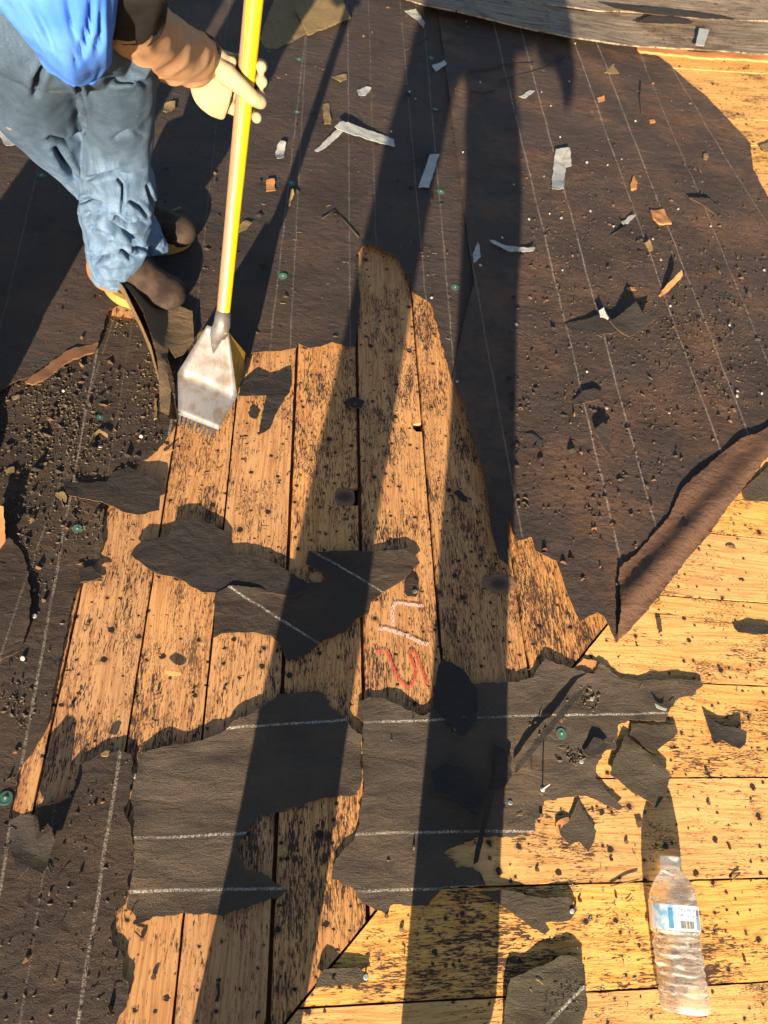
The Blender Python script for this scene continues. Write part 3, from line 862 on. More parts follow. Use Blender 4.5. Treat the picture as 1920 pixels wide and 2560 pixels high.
bit("shingle", A((1120, 170), (1180, 10), (1215, -40), (1290, -30), (1335, 140), (1250, 190), (1160, 232)), M_shingle, "tan granule-covered shingle piece lying left of its overlapping neighbour, at the top", "shingle", thick=.004, lift=.006, res=.02)
bit("shingle", A((1275, 45), (1330, -20), (1450, -30), (1515, 85), (1430, 115), (1330, 152)), M_shingle, "tan shingle piece overlapping another, touching the handle's shadow at the top", "shingle", thick=.004, off=.018, tilt=((0, 1), .02), res=.02)
strips = [
    (B((195, 675), (236, 675), (192, 816), (146, 818)), "blue-lit tape strip inside the leg shadow", dict(curl=((0, 1), .006))),
    (B((738, 655), (796, 653), (772, 828), (720, 831)), "wide tape strip with pale edges, sunlit on the rusty felt", dict(curl=((0, 1), .012))),
    (B((770, 690), (797, 655), (810, 720), (785, 725)), "folded tail tucked behind the wide tape strip", dict(tilt=((0, 1), .01))),
    (A((1440, 590), (1475, 562), (1520, 566), (1659, 592), (1702, 605), (1705, 636), (1600, 618), (1500, 604)), "long pale bent tape strip right of the yellow handle", dict(tilt=((-1, .3), .03))),
    (A((1358, 655), (1440, 592), (1478, 566), (1490, 590), (1420, 640), (1375, 660)), "short arm of the bent pale tape near the handle's shadow", dict(tilt=((1, .3), .03))),
    (B((450, 1052), (470, 1050), (560, 1068), (645, 1085), (640, 1098), (540, 1085), (470, 1066)), "thin curved tape sliver crossing the leg shadow's edge", dict(curl=((1, 0), .012))),
    (B((88, 48), (135, 45), (178, 100), (168, 128), (145, 90)), "pale twisted tape at the very top of the leg shadow", dict(curl=((1, 1), .012))),
    (B((580, 425), (630, 392), (650, 400), (610, 425)), "bluish tape shred just below the forked shadow", dict(curl=((1, 0), .01))),
    (B((205, 290), (260, 265), (270, 280), (225, 310)), "shadowed tape shred near the top of the left leg shadow", dict(curl=((1, 0), .008))),
    (B((400, 1060), (410, 1070), (418, 1110), (385, 1150), (382, 1100)), "small white torn flake in the broad shadow", dict(curl=((0, 1), .01))),
    (B((1018, 970), (1060, 935), (1085, 938), (1060, 960), (1030, 978)), "lilac plastic shred between chalk lines", dict(curl=((1, 0), .014))),
    (B((918, 1360), (938, 1350), (966, 1385), (945, 1398)), "white tab poking up behind the shingle fragments", dict(tilt=((0, 1), .016))),
    (A((0, 545), (20, 560), (76, 632), (30, 640), (0, 590)), "pale tape strip behind the worker's knee at the left edge", dict(curl=((0, 1), .01))),
    (A((1188, 660), (1210, 618), (1235, 630), (1225, 690), (1195, 700)), "crumpled bluish wrapper left of the handle's shadow", dict(lift=.02)),
    (A((1540, 400), (1580, 378), (1605, 385), (1580, 415), (1548, 418)), "crumpled white and green wrapper bit", dict(lift=.02)),
    (A((712, 455), (760, 447), (755, 480), (720, 500), (706, 490)), "cream fibre block beside the worker's thigh", dict(lift=.015)),
    (A((1018, 985), (1060, 958), (1090, 968), (1060, 1000), (1022, 1010)), "cream fibre block just right of the handle", dict(lift=.012)),
    (A((1430, 335), (1495, 330), (1500, 350), (1470, 362)), "cream fibre shred close to the handle's shadow", dict(lift=.012)),
    (A((1395, 460), (1420, 450), (1430, 540), (1400, 545)), "upright tan fibre shred above the bent tape", dict(lift=.014)),
    (D((1478, 882), (1510, 885), (1520, 900), (1490, 895)), "tiny straw-coloured splinter on the topmost golden boards", dict()),
    (F((1160, 95), (1180, 100), (1215, 118), (1212, 125), (1175, 112)), "pale splinter on the hip felt", dict(curl=((1, 0), .006))),
]
for poly, lab, kw in strips:
    bit("tape_strip" if ("tape" in lab) else "debris_shred", poly, M_shingle if "tan" in lab or "cream" in lab or "straw" in lab else M_tape, lab, "tape" if "tape" in lab else "debris", **kw)
# tape stuck on the old plank
s = Sheet([on(x, y, .066).to_2d() for x, y in B((1362, 122), (1405, 128), (1382, 200), (1345, 195))], off=.066, world=True, jit=.001, res=.02, ripple=(.001, 5, 5), seed=5)
s.build("tape_strip", M_tape); tag(s.obj, "pale tape strip stuck on the silvered old plank", "tape")
chips = [
    (B((1148, 912), (1205, 906), (1240, 970), (1185, 978), (1160, 950)), "blocky orange wood chip on a chalk line", dict(thick=.005, tilt=((-1, -1), .008))),
    (B((1062, 800), (1078, 762), (1094, 790), (1090, 818), (1070, 822)), "leaf-shaped orange wood chip above the blocky one", dict(thick=.004)),
    (B((1185, 1278), (1215, 1240), (1262, 1205), (1270, 1225), (1230, 1258), (1195, 1280)), "long orange splinter near the right edge", dict(tilt=((1, 1), .03), thick=.003)),
    (B((1045, 1245), (1080, 1242), (1090, 1256), (1060, 1258)), "small orange splinter lying flat left of the long one", dict()),
    (B((1120, 1060), (1140, 1050), (1162, 1085), (1145, 1090)), "ochre chip among white nail heads", dict(tilt=((0, 1), .012))),
    (B((920, 425), (950, 415), (955, 435), (925, 442)), "little orange chip high on the rusty felt", dict()),
    (B((1145, 520), (1165, 515), (1172, 530), (1150, 535)), "tiny orange chip near the felt crease", dict()),
    (C((665, 250), (682, 250), (680, 335), (664, 340)), "upright tan splinter left of the shovel blade", dict(thick=.004)),
    (C((375, 480), (400, 400), (430, 385), (470, 415), (465, 425), (430, 398), (410, 420), (385, 485)), "hooked straw-coloured shred on the gritty felt", dict(curl=((1, 1), .015))),
    (C((240, 670), (275, 655), (292, 680), (285, 700), (262, 690)), "forked cream splinter at the curled scrap's tip", dict(lift=.01)),
    (C((700, 480), (745, 472), (750, 482), (705, 490)), "white sliver where felt meets boards below the blade", dict(tilt=((1, 0), .006))),
    (C((710, 1435), (730, 1430), (785, 1440), (780, 1448), (730, 1447)), "yellow splinter on a nail head among the boards", dict(tilt=((0, 1), .01))),
    (D((815, 1418), (838, 1395), (860, 1372), (905, 1380), (940, 1392), (915, 1430), (860, 1440)), "orange board corner laid bare at the hip", dict(thick=.01)),
    (F((740, 610), (765, 590), (795, 580), (800, 592), (770, 615), (748, 660), (740, 640)), "pinkish splinter beside the kite-shaped scrap", dict(lift=.006)),
    (A((1240, 880), (1260, 845), (1270, 860), (1250, 895)), "thin tan splinter by the handle's shadow", dict(tilt=((0, 1), .02))),
    (A((1150, 790), (1185, 780), (1190, 830), (1150, 838)), "rust-coloured wad left of the shadow line", dict(lift=.02)),
    (A((720, 920), (780, 900), (785, 908), (725, 926)), "straw sliver in the worker's shadow", dict(tilt=((1, 0), .006))),
    (B((1380, 665), (1400, 668), (1395, 695), (1378, 690)), "small ochre chip near the upper right crease", dict(lift=.01)),
    (C((50, 245), (85, 235), (88, 248), (60, 258)), "cream chip at the torn shingle strip's left end", dict(lift=.008)),
    (C((170, 530), (205, 525), (200, 536), (172, 540)), "short straw on the gritty felt", dict()),
    (C((20, 560), (60, 545), (65, 570), (30, 580)), "pale fibre wad near the left edge of the gritty felt", dict(lift=.012)),
    (Et((435, 310), (460, 298), (478, 300), (465, 325), (440, 320)), "pale yellow chip at the lower felt edge", dict(lift=.01, thick=.004)),
]
for poly, lab, kw in chips:
    bit("wood_chip", poly, M_shingle if ("tan" in lab or "cream" in lab or "straw" in lab or "pale" in lab or "ochre" in lab) else M_wood_chip, lab, "wood chip", **kw)


# ------------------------------------------------------------------ nails and green caps
def lathe(prof, seg, cap=True):
    vs, fs = [], []
    for r, z in prof:
        for k in range(seg):
            a = math.tau * k / seg
            vs.append((r * math.cos(a), r * math.sin(a), z))
    for i in range(len(prof) - 1):
        for k in range(seg):
            k2 = (k + 1) % seg
            fs.append([i * seg + k, i * seg + k2, (i + 1) * seg + k2, (i + 1) * seg + k])
    if cap:
        fs.append([k for k in range(seg)][::-1])
        fs.append([(len(prof) - 1) * seg + k for k in range(seg)])
    return vs, fs


def data(name, vs, fs, mat, smooth=True):
    me = bpy.data.meshes.new(name)
    me.from_pydata(vs, [], fs)
    me.materials.append(mat)
    if smooth: me.polygons.foreach_set("use_smooth", [True] * len(me.polygons))
    return me


head_me = data("nail_head", *lathe([(.0016, -.012), (.0016, 0), (.0052, .0004), (.0054, .0016), (.004, .0024)], 14), M_nail, False)
rhead_me = data("rusty_nail_head", *lathe([(.0016, -.012), (.0016, 0), (.0052, .0004), (.0054, .0016), (.004, .0024)], 14), M_rust_nail, False)
cap_me = data("cap_disc", *lathe([(.0128, 0), (.0130, .0006), (.0122, .0011), (.0070, .0008), (.0050, .0013), (.002, .0014)], 26), M_green, False)
pin_me = data("nail_pin", *lathe([(.0002, .034), (.0013, .028), (.0013, .001), (.0045, .0008), (.0048, 0)], 10), M_nail)


def put(me, name, px, py, lab, cat, group=None, tilt=0.15, extra=0.0, scale=1.0):
    p = on(px, py, .012)
    z = top_z(p.x, p.y)
    p = on(px, py, z - hf(p.x, p.y))
    o = bpy.data.objects.new(name, me)
    COL.objects.link(o)
    o.location = (p.x, p.y, top_z(p.x, p.y) + extra)
    o.rotation_euler = (random.uniform(-tilt, tilt), random.uniform(-tilt, tilt), random.uniform(0, 6))
    o.scale = (scale,) * 3
    if lab: tag(o, lab, cat, group)
    return o


caps = [(*F((765, 222))[0], "round green cap with its nail, lying on the hip felt", 1.12), (*A((1292, 258))[0], "pale green cap near the top, right of the glove", 1.3),
        (*A((1258, 793))[0], "green cap by the handle's shadow", 1.2), (*A((1222, 1195))[0], "green cap just above the shovel's right side", 1.2),
        (*B((245, 830))[0], "cracked green cap below the blue-lit tape", 1.3), (*B((307, 1243))[0], "green cap at the apex of the bare boards, by the lap", 1.3),
        (*B((222, 475))[0], "flat green cap in the upper leg shadow", 1.2), (*B((203, 252))[0], "green cap nearest the grey timber", 1.2),
        (*C((335, 812))[0], "green cap half buried in granules on the left felt", 1.0), (*Et((25, 500))[0], "dark green cap cut by the left edge", 1.2),
        (*C((433, 330))[0], "small green cap among granules left of the blade", .8), (*A((1283, 485))[0], "small green cap above the pole's shadow", 1.0),
        (*A((180, 760))[0], "green cap in the dark strip behind the worker's legs", 1.1)]
for x, y, lab, sc_ in caps:
    o = put(cap_me, "plastic_washer", x, y, lab, "washer", "green plastic nail washers", .16, .0014, sc_ * .68)
    n = bpy.data.objects.new("nail_head", head_me)
    COL.objects.link(n); n.parent = o; n.location = (0, 0, .0012); n.scale = (.5,) * 3
felt_nails = B((965, 715), (1025, 690), (340, 660), (560, 800), (510, 1030), (415, 1150), (1195, 1125), (570, 1405), (1235, 1325), (625, 950), (990, 980), (1140, 1040), (765, 945),
               (690, 765), (715, 925), (890, 915), (770, 1170), (1270, 905), (1410, 980), (1085, 525), (680, 400), (800, 355), (415, 358), (355, 95), (825, 190), (1160, 1035), (760, 595), (135, 430), (110, 400),
               (1490, 1408), (1640, 1170), (205, 1290), (720, 460), (875, 705)) + \
    D((1525, 218), (1522, 240), (1630, 228), (875, 135), (315, 178), (1230, 312), (960, 292), (1005, 1052)) + A((1690, 570),) + C((275, 218), (150, 1190), (100, 1372), (610, 415), (435, 460))
for k, (x, y) in enumerate(felt_nails):
    p_ = on(x, y, .01)
    w_ = "gritty left felt" if L.inside(p_.x, p_.y) and not U1.inside(p_.x, p_.y) else ("rusty felt with long chalk lines" if U2.inside(p_.x, p_.y) else "dark upper felt in the middle")
    put(head_me, "roofing_nail", x, y, "loose pale nail head lying on the " + w_, "nail", "loose nail heads on the " + w_, .5, .0022, random.uniform(.55, .85))
board_nails = C((1532, 282), (735, 1458), (1490, 770), (1205, 615), (1605, 560), (380, 1230)) + D((130, 1085), (235, 605), (1360, 905), (1090, 1315), (897, 1380)) + \
    F((900, 555), (970, 548), (980, 765), (1390, 382), (1400, 523), (660, 810), (1490, 715), (1000, 925), (845, 942), (678, 575), (455, 760), (75, 1068), (1135, 1025), (1555, 1200), (10, 1010), (265, 1222), (1045, 690), (1575, 165)) + \
    Et((970, 30), (680, 40), (835, 45), (615, 1110), (665, 1280), (1215, 1212), (340, 50), (310, 105), (665, 1275), (1440, 1282))
for k, (x, y) in enumerate(board_nails):
    p_ = on(x, y)
    w_ = "golden boards running across" if dhip(p_.x, p_.y) > 0 else "orange boards running up the slope"
    put(rhead_me, "roofing_nail", x, y, "rusty nail head standing in the " + w_, "nail", "rusty nail heads in the " + w_, .35, .0015, random.uniform(.5, .72))
for (x, y), lab in ((ZF((1420, 325))[0], "flat pale nail head near the upper end of the long tear"), (ZF((745, 1185))[0], "bluish nail head at the edge of the leg shadow on the hip felt"),
                    (ZF((1335, 845))[0], "nail head in granules below the green cap on the hip"), (F((810, 988))[0], "nail head in the tip of the long felt tongue"),
                    (Z4((672, 392))[0], "shiny nail head pinning the small round remnant"), (Et((1580, 1272))[0], "nail head at the end of the short strip on the hip"),
                    (Et((583, 405))[0], "white nail head between the two lower felt sheets")):
    put(head_me, "roofing_nail", x, y, lab, "nail", None, .2, .001, .75)
pn = put(pin_me, "upturned_nail", *F((684, 462))[0], "upturned nail with its point in the air, on the hip felt", "nail", None, .05, .001, 1.0)

# ------------------------------------------------------------------ granules, tears, twigs
oct_v = [(1, 0, 0), (-1, 0, 0), (0, 1, 0), (0, -1, 0), (0, 0, 1), (0, 0, -.6)]
oct_f = [(0, 2, 4), (2, 1, 4), (1, 3, 4), (3, 0, 4), (2, 0, 5), (1, 2, 5), (3, 1, 5), (0, 3, 5)]


def grit(name, spots, mat, smin, smax, label):
    vs, fs = [], []
    for sheet, px, py in spots:
        p = on(px, py, .01)
        if not sheet.inside(p.x, p.y): continue
        z = sheet.z(p.x, p.y)
        r = random.uniform(smin, smax) * (0.5 + random.random() ** 4 * 2.8)
        rot = Matrix.Rotation(random.uniform(0, 6.3), 3, Vector((random.random(), random.random(), 1)).normalized())
        b = len(vs)
        sx, sy, sz = r * random.uniform(.6, 1.7), r * random.uniform(.4, 1.0), r * random.uniform(.35, .9)
        for v in oct_v:
            q = rot @ Vector((v[0] * sx, v[1] * sy, v[2] * sz))
            vs.append((p.x + q.x, p.y + q.y, z + sz * .35 + q.z))
        fs += [[b + i for i in f] for f in oct_f]
    o = mesh_obj(name, vs, fs, mat)
    tag(o, label, "debris", kind="stuff")
    return o


def cloud(sheet, cx, cy, rx, ry, n):
    return [(sheet, random.gauss(cx, rx), random.gauss(cy, ry)) for _ in range(n)]


def flat(sheet, x0, y0, x1, y1, n):
    return [(sheet, random.uniform(x0, x1), random.uniform(y0, y1)) for _ in range(n)]


sp = flat(L, 0, 900, 440, 1300, 1500) + cloud(L, 130, 1060, 85, 80, 1300) + cloud(L, 90, 1000, 22, 20, 250) + cloud(L, 240, 1130, 30, 18, 250) + cloud(L, 180, 1010, 20, 30, 250) + cloud(L, 380, 960, 25, 60, 700) + cloud(L, 190, 1320, 40, 20, 300) + cloud(L, 50, 1390, 35, 40, 300) + \
    cloud(L, 330, 800, 60, 25, 500) + cloud(L, 40, 1745, 25, 40, 260) + flat(L, 0, 1300, 330, 2560, 700) + cloud(L, 80, 1450, 30, 40, 150)
grit("granules", sp, M_granule, 0.0007, .0015, "pale shingle granules scattered over the gritty left felt")
sp = flat(U2, 1280, 450, 1920, 1050, 2600) + cloud(U2, 1660, 820, 100, 60, 700) + cloud(U2, 1800, 900, 60, 60, 500) + flat(U2, 1250, 100, 1900, 1400, 900) + cloud(U2, 1660, 1030, 28, 10, 90) + cloud(U2, 1420, 620, 60, 60, 250) + \
    flat(U1, 0, 0, 1200, 850, 1200) + cloud(U1, 1050, 640, 15, 25, 60)
grit("granules", sp, M_granule, .0006, .0013, "fine pale granules over the rusty and upper felts")
sp = cloud(B3, 1475, 1750, 12, 12, 80) + cloud(B3, 1440, 1890, 18, 14, 120) + cloud(B3, 1385, 1800, 20, 25, 60) + flat(B3, 950, 1750, 1700, 2150, 120)
grit("granules", sp, M_granule, .0009, .0019, "granules caught along the tear in the hip felt")
sp = flat(L, 0, 900, 440, 1300, 600) + cloud(L, 130, 1060, 80, 90, 500) + flat(U2, 1280, 350, 1920, 1300, 2600) + cloud(U2, 1750, 800, 110, 110, 900) + flat(U1, 0, 0, 1200, 850, 500)
grit("dark_granules", sp, M_granule_dark, .0011, .0026, "dark granules mixed into the grit on the felts")

sp = flat(U1, 400, 0, 1200, 850, 130) + flat(U2, 1250, 120, 1900, 1100, 170) + flat(L, 0, 900, 420, 1400, 110) + flat(L, 0, 1400, 300, 2560, 60) + flat(U1, 0, 450, 250, 950, 30)
grit("debris_crumbs", sp, plain("brown crumbs", (0.17, 0.10, 0.055), .9, .1, nscale=80, namp=.7), .0016, .0034, "small brown wood and fibre crumbs strewn on the felts")
sp = flat(U1, 400, 0, 1200, 850, 120) + flat(U2, 1250, 120, 1900, 1200, 200) + flat(L, 0, 900, 420, 1400, 150)
grit("debris_crumbs", sp, M_scrap, .0016, .0040, "small black felt crumbs strewn on the felts")

class Boards:
    def inside(s, x, y): return True
    def z(s, x, y): return top_z(x, y)


BO = Boards()


def slivers(name, spots, mat, l0, l1, label):
    vs, fs = [], []
    for px, py in spots:
        p = on(px, py, .003); z = top_z(p.x, p.y)
        a = random.uniform(0, math.pi); ln = random.uniform(l0, l1); wd = random.uniform(.0004, .0011)
        d = Vector((math.cos(a), math.sin(a), random.uniform(-.12, .12))); n = Vector((-d.y, d.x, 0)) * wd
        p.z = z + .0014 + abs(d.z) * ln * .5
        m_ = p + n * random.uniform(-2.5, 2.5)
        b = len(vs)
        up = Vector((0, 0, wd * .9))
        for q in (p - d * ln / 2, m_, p + d * ln / 2):
            vs += [q - n, q + n, q + up]
        for i in range(2):
            k = b + 3 * i
            fs += [[k, k + 3, k + 4, k + 1], [k + 1, k + 4, k + 5, k + 2], [k + 2, k + 5, k + 3, k]]
        fs += [[b, b + 1, b + 2], [b + 8, b + 7, b + 6]]
    return tag(mesh_obj(name, vs, fs, mat), label, "debris", kind="stuff")


pt = lambda x0, y0, x1, y1, n: [(random.uniform(x0, x1), random.uniform(y0, y1)) for _ in range(n)]
slivers("wood_splinters", pt(1000, 1650, 1900, 2540, 40) + pt(600, 50, 1900, 1000, 80), M_shingle, .004, .014, "straw-thin wood splinters strewn over boards and felt")
slivers("tar_shreds", pt(150, 1050, 1300, 1800, 16) + pt(1000, 1450, 1900, 2540, 22) + pt(400, 50, 1900, 1300, 160) + pt(0, 900, 400, 2500, 60), M_twig0, .004, .016, "thin black tar shreds strewn over boards and felt")

tears = D((870, 580), (970, 610), (880, 640), (1165, 605), (1190, 570), (1100, 740), (1280, 510), (1185, 530), (1160, 440), (905, 815), (940, 855), (985, 790), (1080, 885), (770, 965), (860, 1025), (805, 940),
          (1410, 430), (1520, 465), (1330, 420), (1355, 12), (700, 130), (590, 300), (1060, 270), (1150, 375), (1480, 350), (840, 485), (940, 985), (1385, 235), (1500, 300), (600, 690), (680, 910), (570, 690)) + \
    B((1320, 455), (310, 390), (290, 570), (865, 940), (1060, 1010), (700, 1300), (1420, 1300), (1500, 1240), (1270, 580), (1290, 600), (890, 490), (1160, 370), (1340, 740), (630, 1290), (160, 1090))
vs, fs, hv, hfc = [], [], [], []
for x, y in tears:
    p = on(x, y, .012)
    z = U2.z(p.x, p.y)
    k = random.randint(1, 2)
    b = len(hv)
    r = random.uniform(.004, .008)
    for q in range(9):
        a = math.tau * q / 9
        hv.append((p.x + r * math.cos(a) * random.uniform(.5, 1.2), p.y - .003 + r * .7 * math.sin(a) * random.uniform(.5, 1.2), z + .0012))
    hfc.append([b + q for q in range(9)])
    for _ in range(k):
        a = random.uniform(-.6, .6) + (math.pi if random.random() < .3 else 0)
        d = Vector((math.cos(a), math.sin(a), 0)); n = Vector((-d.y, d.x, 0))
        wd, hh = random.uniform(.002, .008), random.uniform(.0015, .0065)
        base = p + Vector((random.uniform(-.004, .004), random.uniform(-.006, .002), 0)); base.z = z
        q0 = [base - d * wd, base - d * wd * .2 - n * .001, base + d * wd, base + d * wd * .5 + n * hh * .3 + Vector((0, 0, hh)), base - d * wd * .3 + n * hh * .5 + Vector((0, 0, hh * .9))]
        b = len(vs)
        vs += q0 + [v + n * .0012 for v in q0]
        fs += [[b, b + 1, b + 2, b + 3, b + 4], [b + 9, b + 8, b + 7, b + 6, b + 5]] + [[b + i, b + 5 + i, b + 5 + (i + 1) % 5, b + (i + 1) % 5] for i in range(5)]
o = mesh_obj("torn_nail_tabs", vs, fs, M_flap, U2.obj); tag(o, kind="stuff")
o = mesh_obj("nail_tear_shade", hv, hfc, M_dark_under, U2.obj); tag(o, kind="stuff")  # flat dark discs painting the shade inside the tears


def tube(pts, rad, seg=6):
    vs, fs = [], []
    for i, p in enumerate(pts):
        t = (pts[min(i + 1, len(pts) - 1)] - pts[max(i - 1, 0)]).normalized()
        a = t.orthogonal().normalized(); b = t.cross(a)
        r = rad[i] if isinstance(rad, (list, tuple)) else rad
        for k in range(seg):
            q = math.tau * k / seg
            vs.append(p + (a * math.cos(q) + b * math.sin(q)) * r)
    for i in range(len(pts) - 1):
        for k in range(seg):
            k2 = (k + 1) % seg
            fs.append([i * seg + k, i * seg + k2, (i + 1) * seg + k2, (i + 1) * seg + k])
    fs.append(list(range(seg))[::-1]); fs.append([(len(pts) - 1) * seg + k for k in range(seg)])
    return vs, fs


M_twig = plain("dark twig and tar shred", (0.03, 0.024, 0.022), 0.8)
twigs = [(B((500, 355), (600, 330), (700, 300), (780, 250)), "long dark tar shred crossing below the grey timber"), (B((365, 310), (440, 310), (520, 285), (640, 285)), "dark shred in the leg shadow, left of the long one"),
         (B((90, 220), (140, 195), (190, 165)), "dark sliver at the top of the left leg shadow"), (B((370, 405), (420, 410), (475, 398)), "short dark shred in the gap between leg shadows"),
         (B((120, 705), (170, 675), (200, 650)), "dark sliver left of the blue-lit tape"), (B((1105, 360), (1100, 430), (1112, 500)), "rust-dark slit near the felt crease"),
         (B((980, 1025), (1010, 1005), (1035, 985)), "dark shred below the lilac plastic"), (A((1390, 950), (1440, 920), (1490, 960), (1550, 1030)), "bent dark shred above the bare boards' apex"),
         (F((990, 878), (1060, 860), (1110, 848)), "straw lying on a seam left of the bottle"), (F((1510, 858), (1530, 840), (1550, 820)), "straw by the bottle's shoulder at the right"),
         (Et((940, 1300), (945, 1340), (935, 1380)), "hair-thin shred on the lower boards")]
for pts, lab in twigs:
    P3 = []
    for x, y in pts:
        p = on(x, y, .012); p.z = top_z(p.x, p.y) + random.uniform(.002, .006); P3.append(p)
    m = M_shingle if "straw" in lab else M_twig
    o = mesh_obj("shred", *tube(P3, [.0012 if "straw" in lab else random.uniform(.0016, .003) for _ in P3]), m, None, True)
    tag(o, lab, "debris")


# ------------------------------------------------------------------ chalk writing on the board
def chalk_mat(name, col):
    g = G(name)
    p = g.pos()
    f = g.noise(g.vscale(p, (700, 140, 1)), 1.0, 3, 0.7)
    tr = g.n("ShaderNodeBsdfTransparent")
    mx = g.n("ShaderNodeMixShader")
    g.l(g.step(f, 0.41, 0.56), mx.inputs[0])
    g.l(tr.outputs[0], mx.inputs[1]); g.l(g.b.outputs[0], mx.inputs[2])
    g.l(mx.outputs[0], g.out.inputs[0])
    return g.done(col, 0.95, 0.05)


M_ch_pink, M_ch_red = chalk_mat("pinkish white chalk", (0.72, 0.50, 0.46)), chalk_mat("red chalk", (0.56, 0.085, 0.065))
CH = tag(empty("chalk_writing", on(1010, 1620)), "pink and red chalk letters on a bare board in the middle", "chalk mark")


def stroke(name, pts, hw, mat):
    p3 = [on(x, y).to_2d() for x, y in pts]
    fine_ = []
    for i in range(len(p3) - 1):
        a0, a1, a2, a3 = p3[max(0, i - 1)], p3[i], p3[i + 1], p3[min(len(p3) - 1, i + 2)]
        for q in range(8):
            t = q / 8
            fine_.append(.5 * ((2 * a1) + (a2 - a0) * t + (2 * a0 - 5 * a1 + 4 * a2 - a3) * t * t + (3 * a1 - a0 - 3 * a2 + a3) * t ** 3))
    fine_.append(p3[-1])
    vs, fs = [], []
    for i, p in enumerate(fine_):
        d = (fine_[min(i + 1, len(fine_) - 1)] - fine_[max(i - 1, 0)]).normalized()
        n = Vector((-d.y, d.x)) * hw * 1.0 * random.uniform(.8, 1.15) * (.55 if i in (0, len(fine_) - 1) else 1)
        vs += [(*(p + n), .0016), (*(p - n), .0016)]
    fs = [[2 * i, 2 * i + 1, 2 * i + 3, 2 * i + 2] for i in range(len(fine_) - 1)]
    o = mesh_obj(name, vs, fs, mat)
    under(o, CH)


stroke("chalk_stroke", Z4((780, 570), (640, 555), (480, 535), (425, 548), (400, 620), (405, 720), (395, 820)), .0036, M_ch_pink)
stroke("chalk_stroke", Z4((225, 850), (310, 850), (400, 875), (500, 910), (600, 945), (720, 1010), (840, 1045)), .0040, M_ch_pink)
stroke("chalk_stroke", Z4((190, 1140), (260, 1120), (330, 1140), (380, 1250), (420, 1360), (490, 1480), (580, 1565), (650, 1510), (680, 1400), (650, 1280), (610, 1180), (630, 1120), (690, 1170), (730, 1280), (780, 1400), (810, 1530)), .0034, M_ch_red)


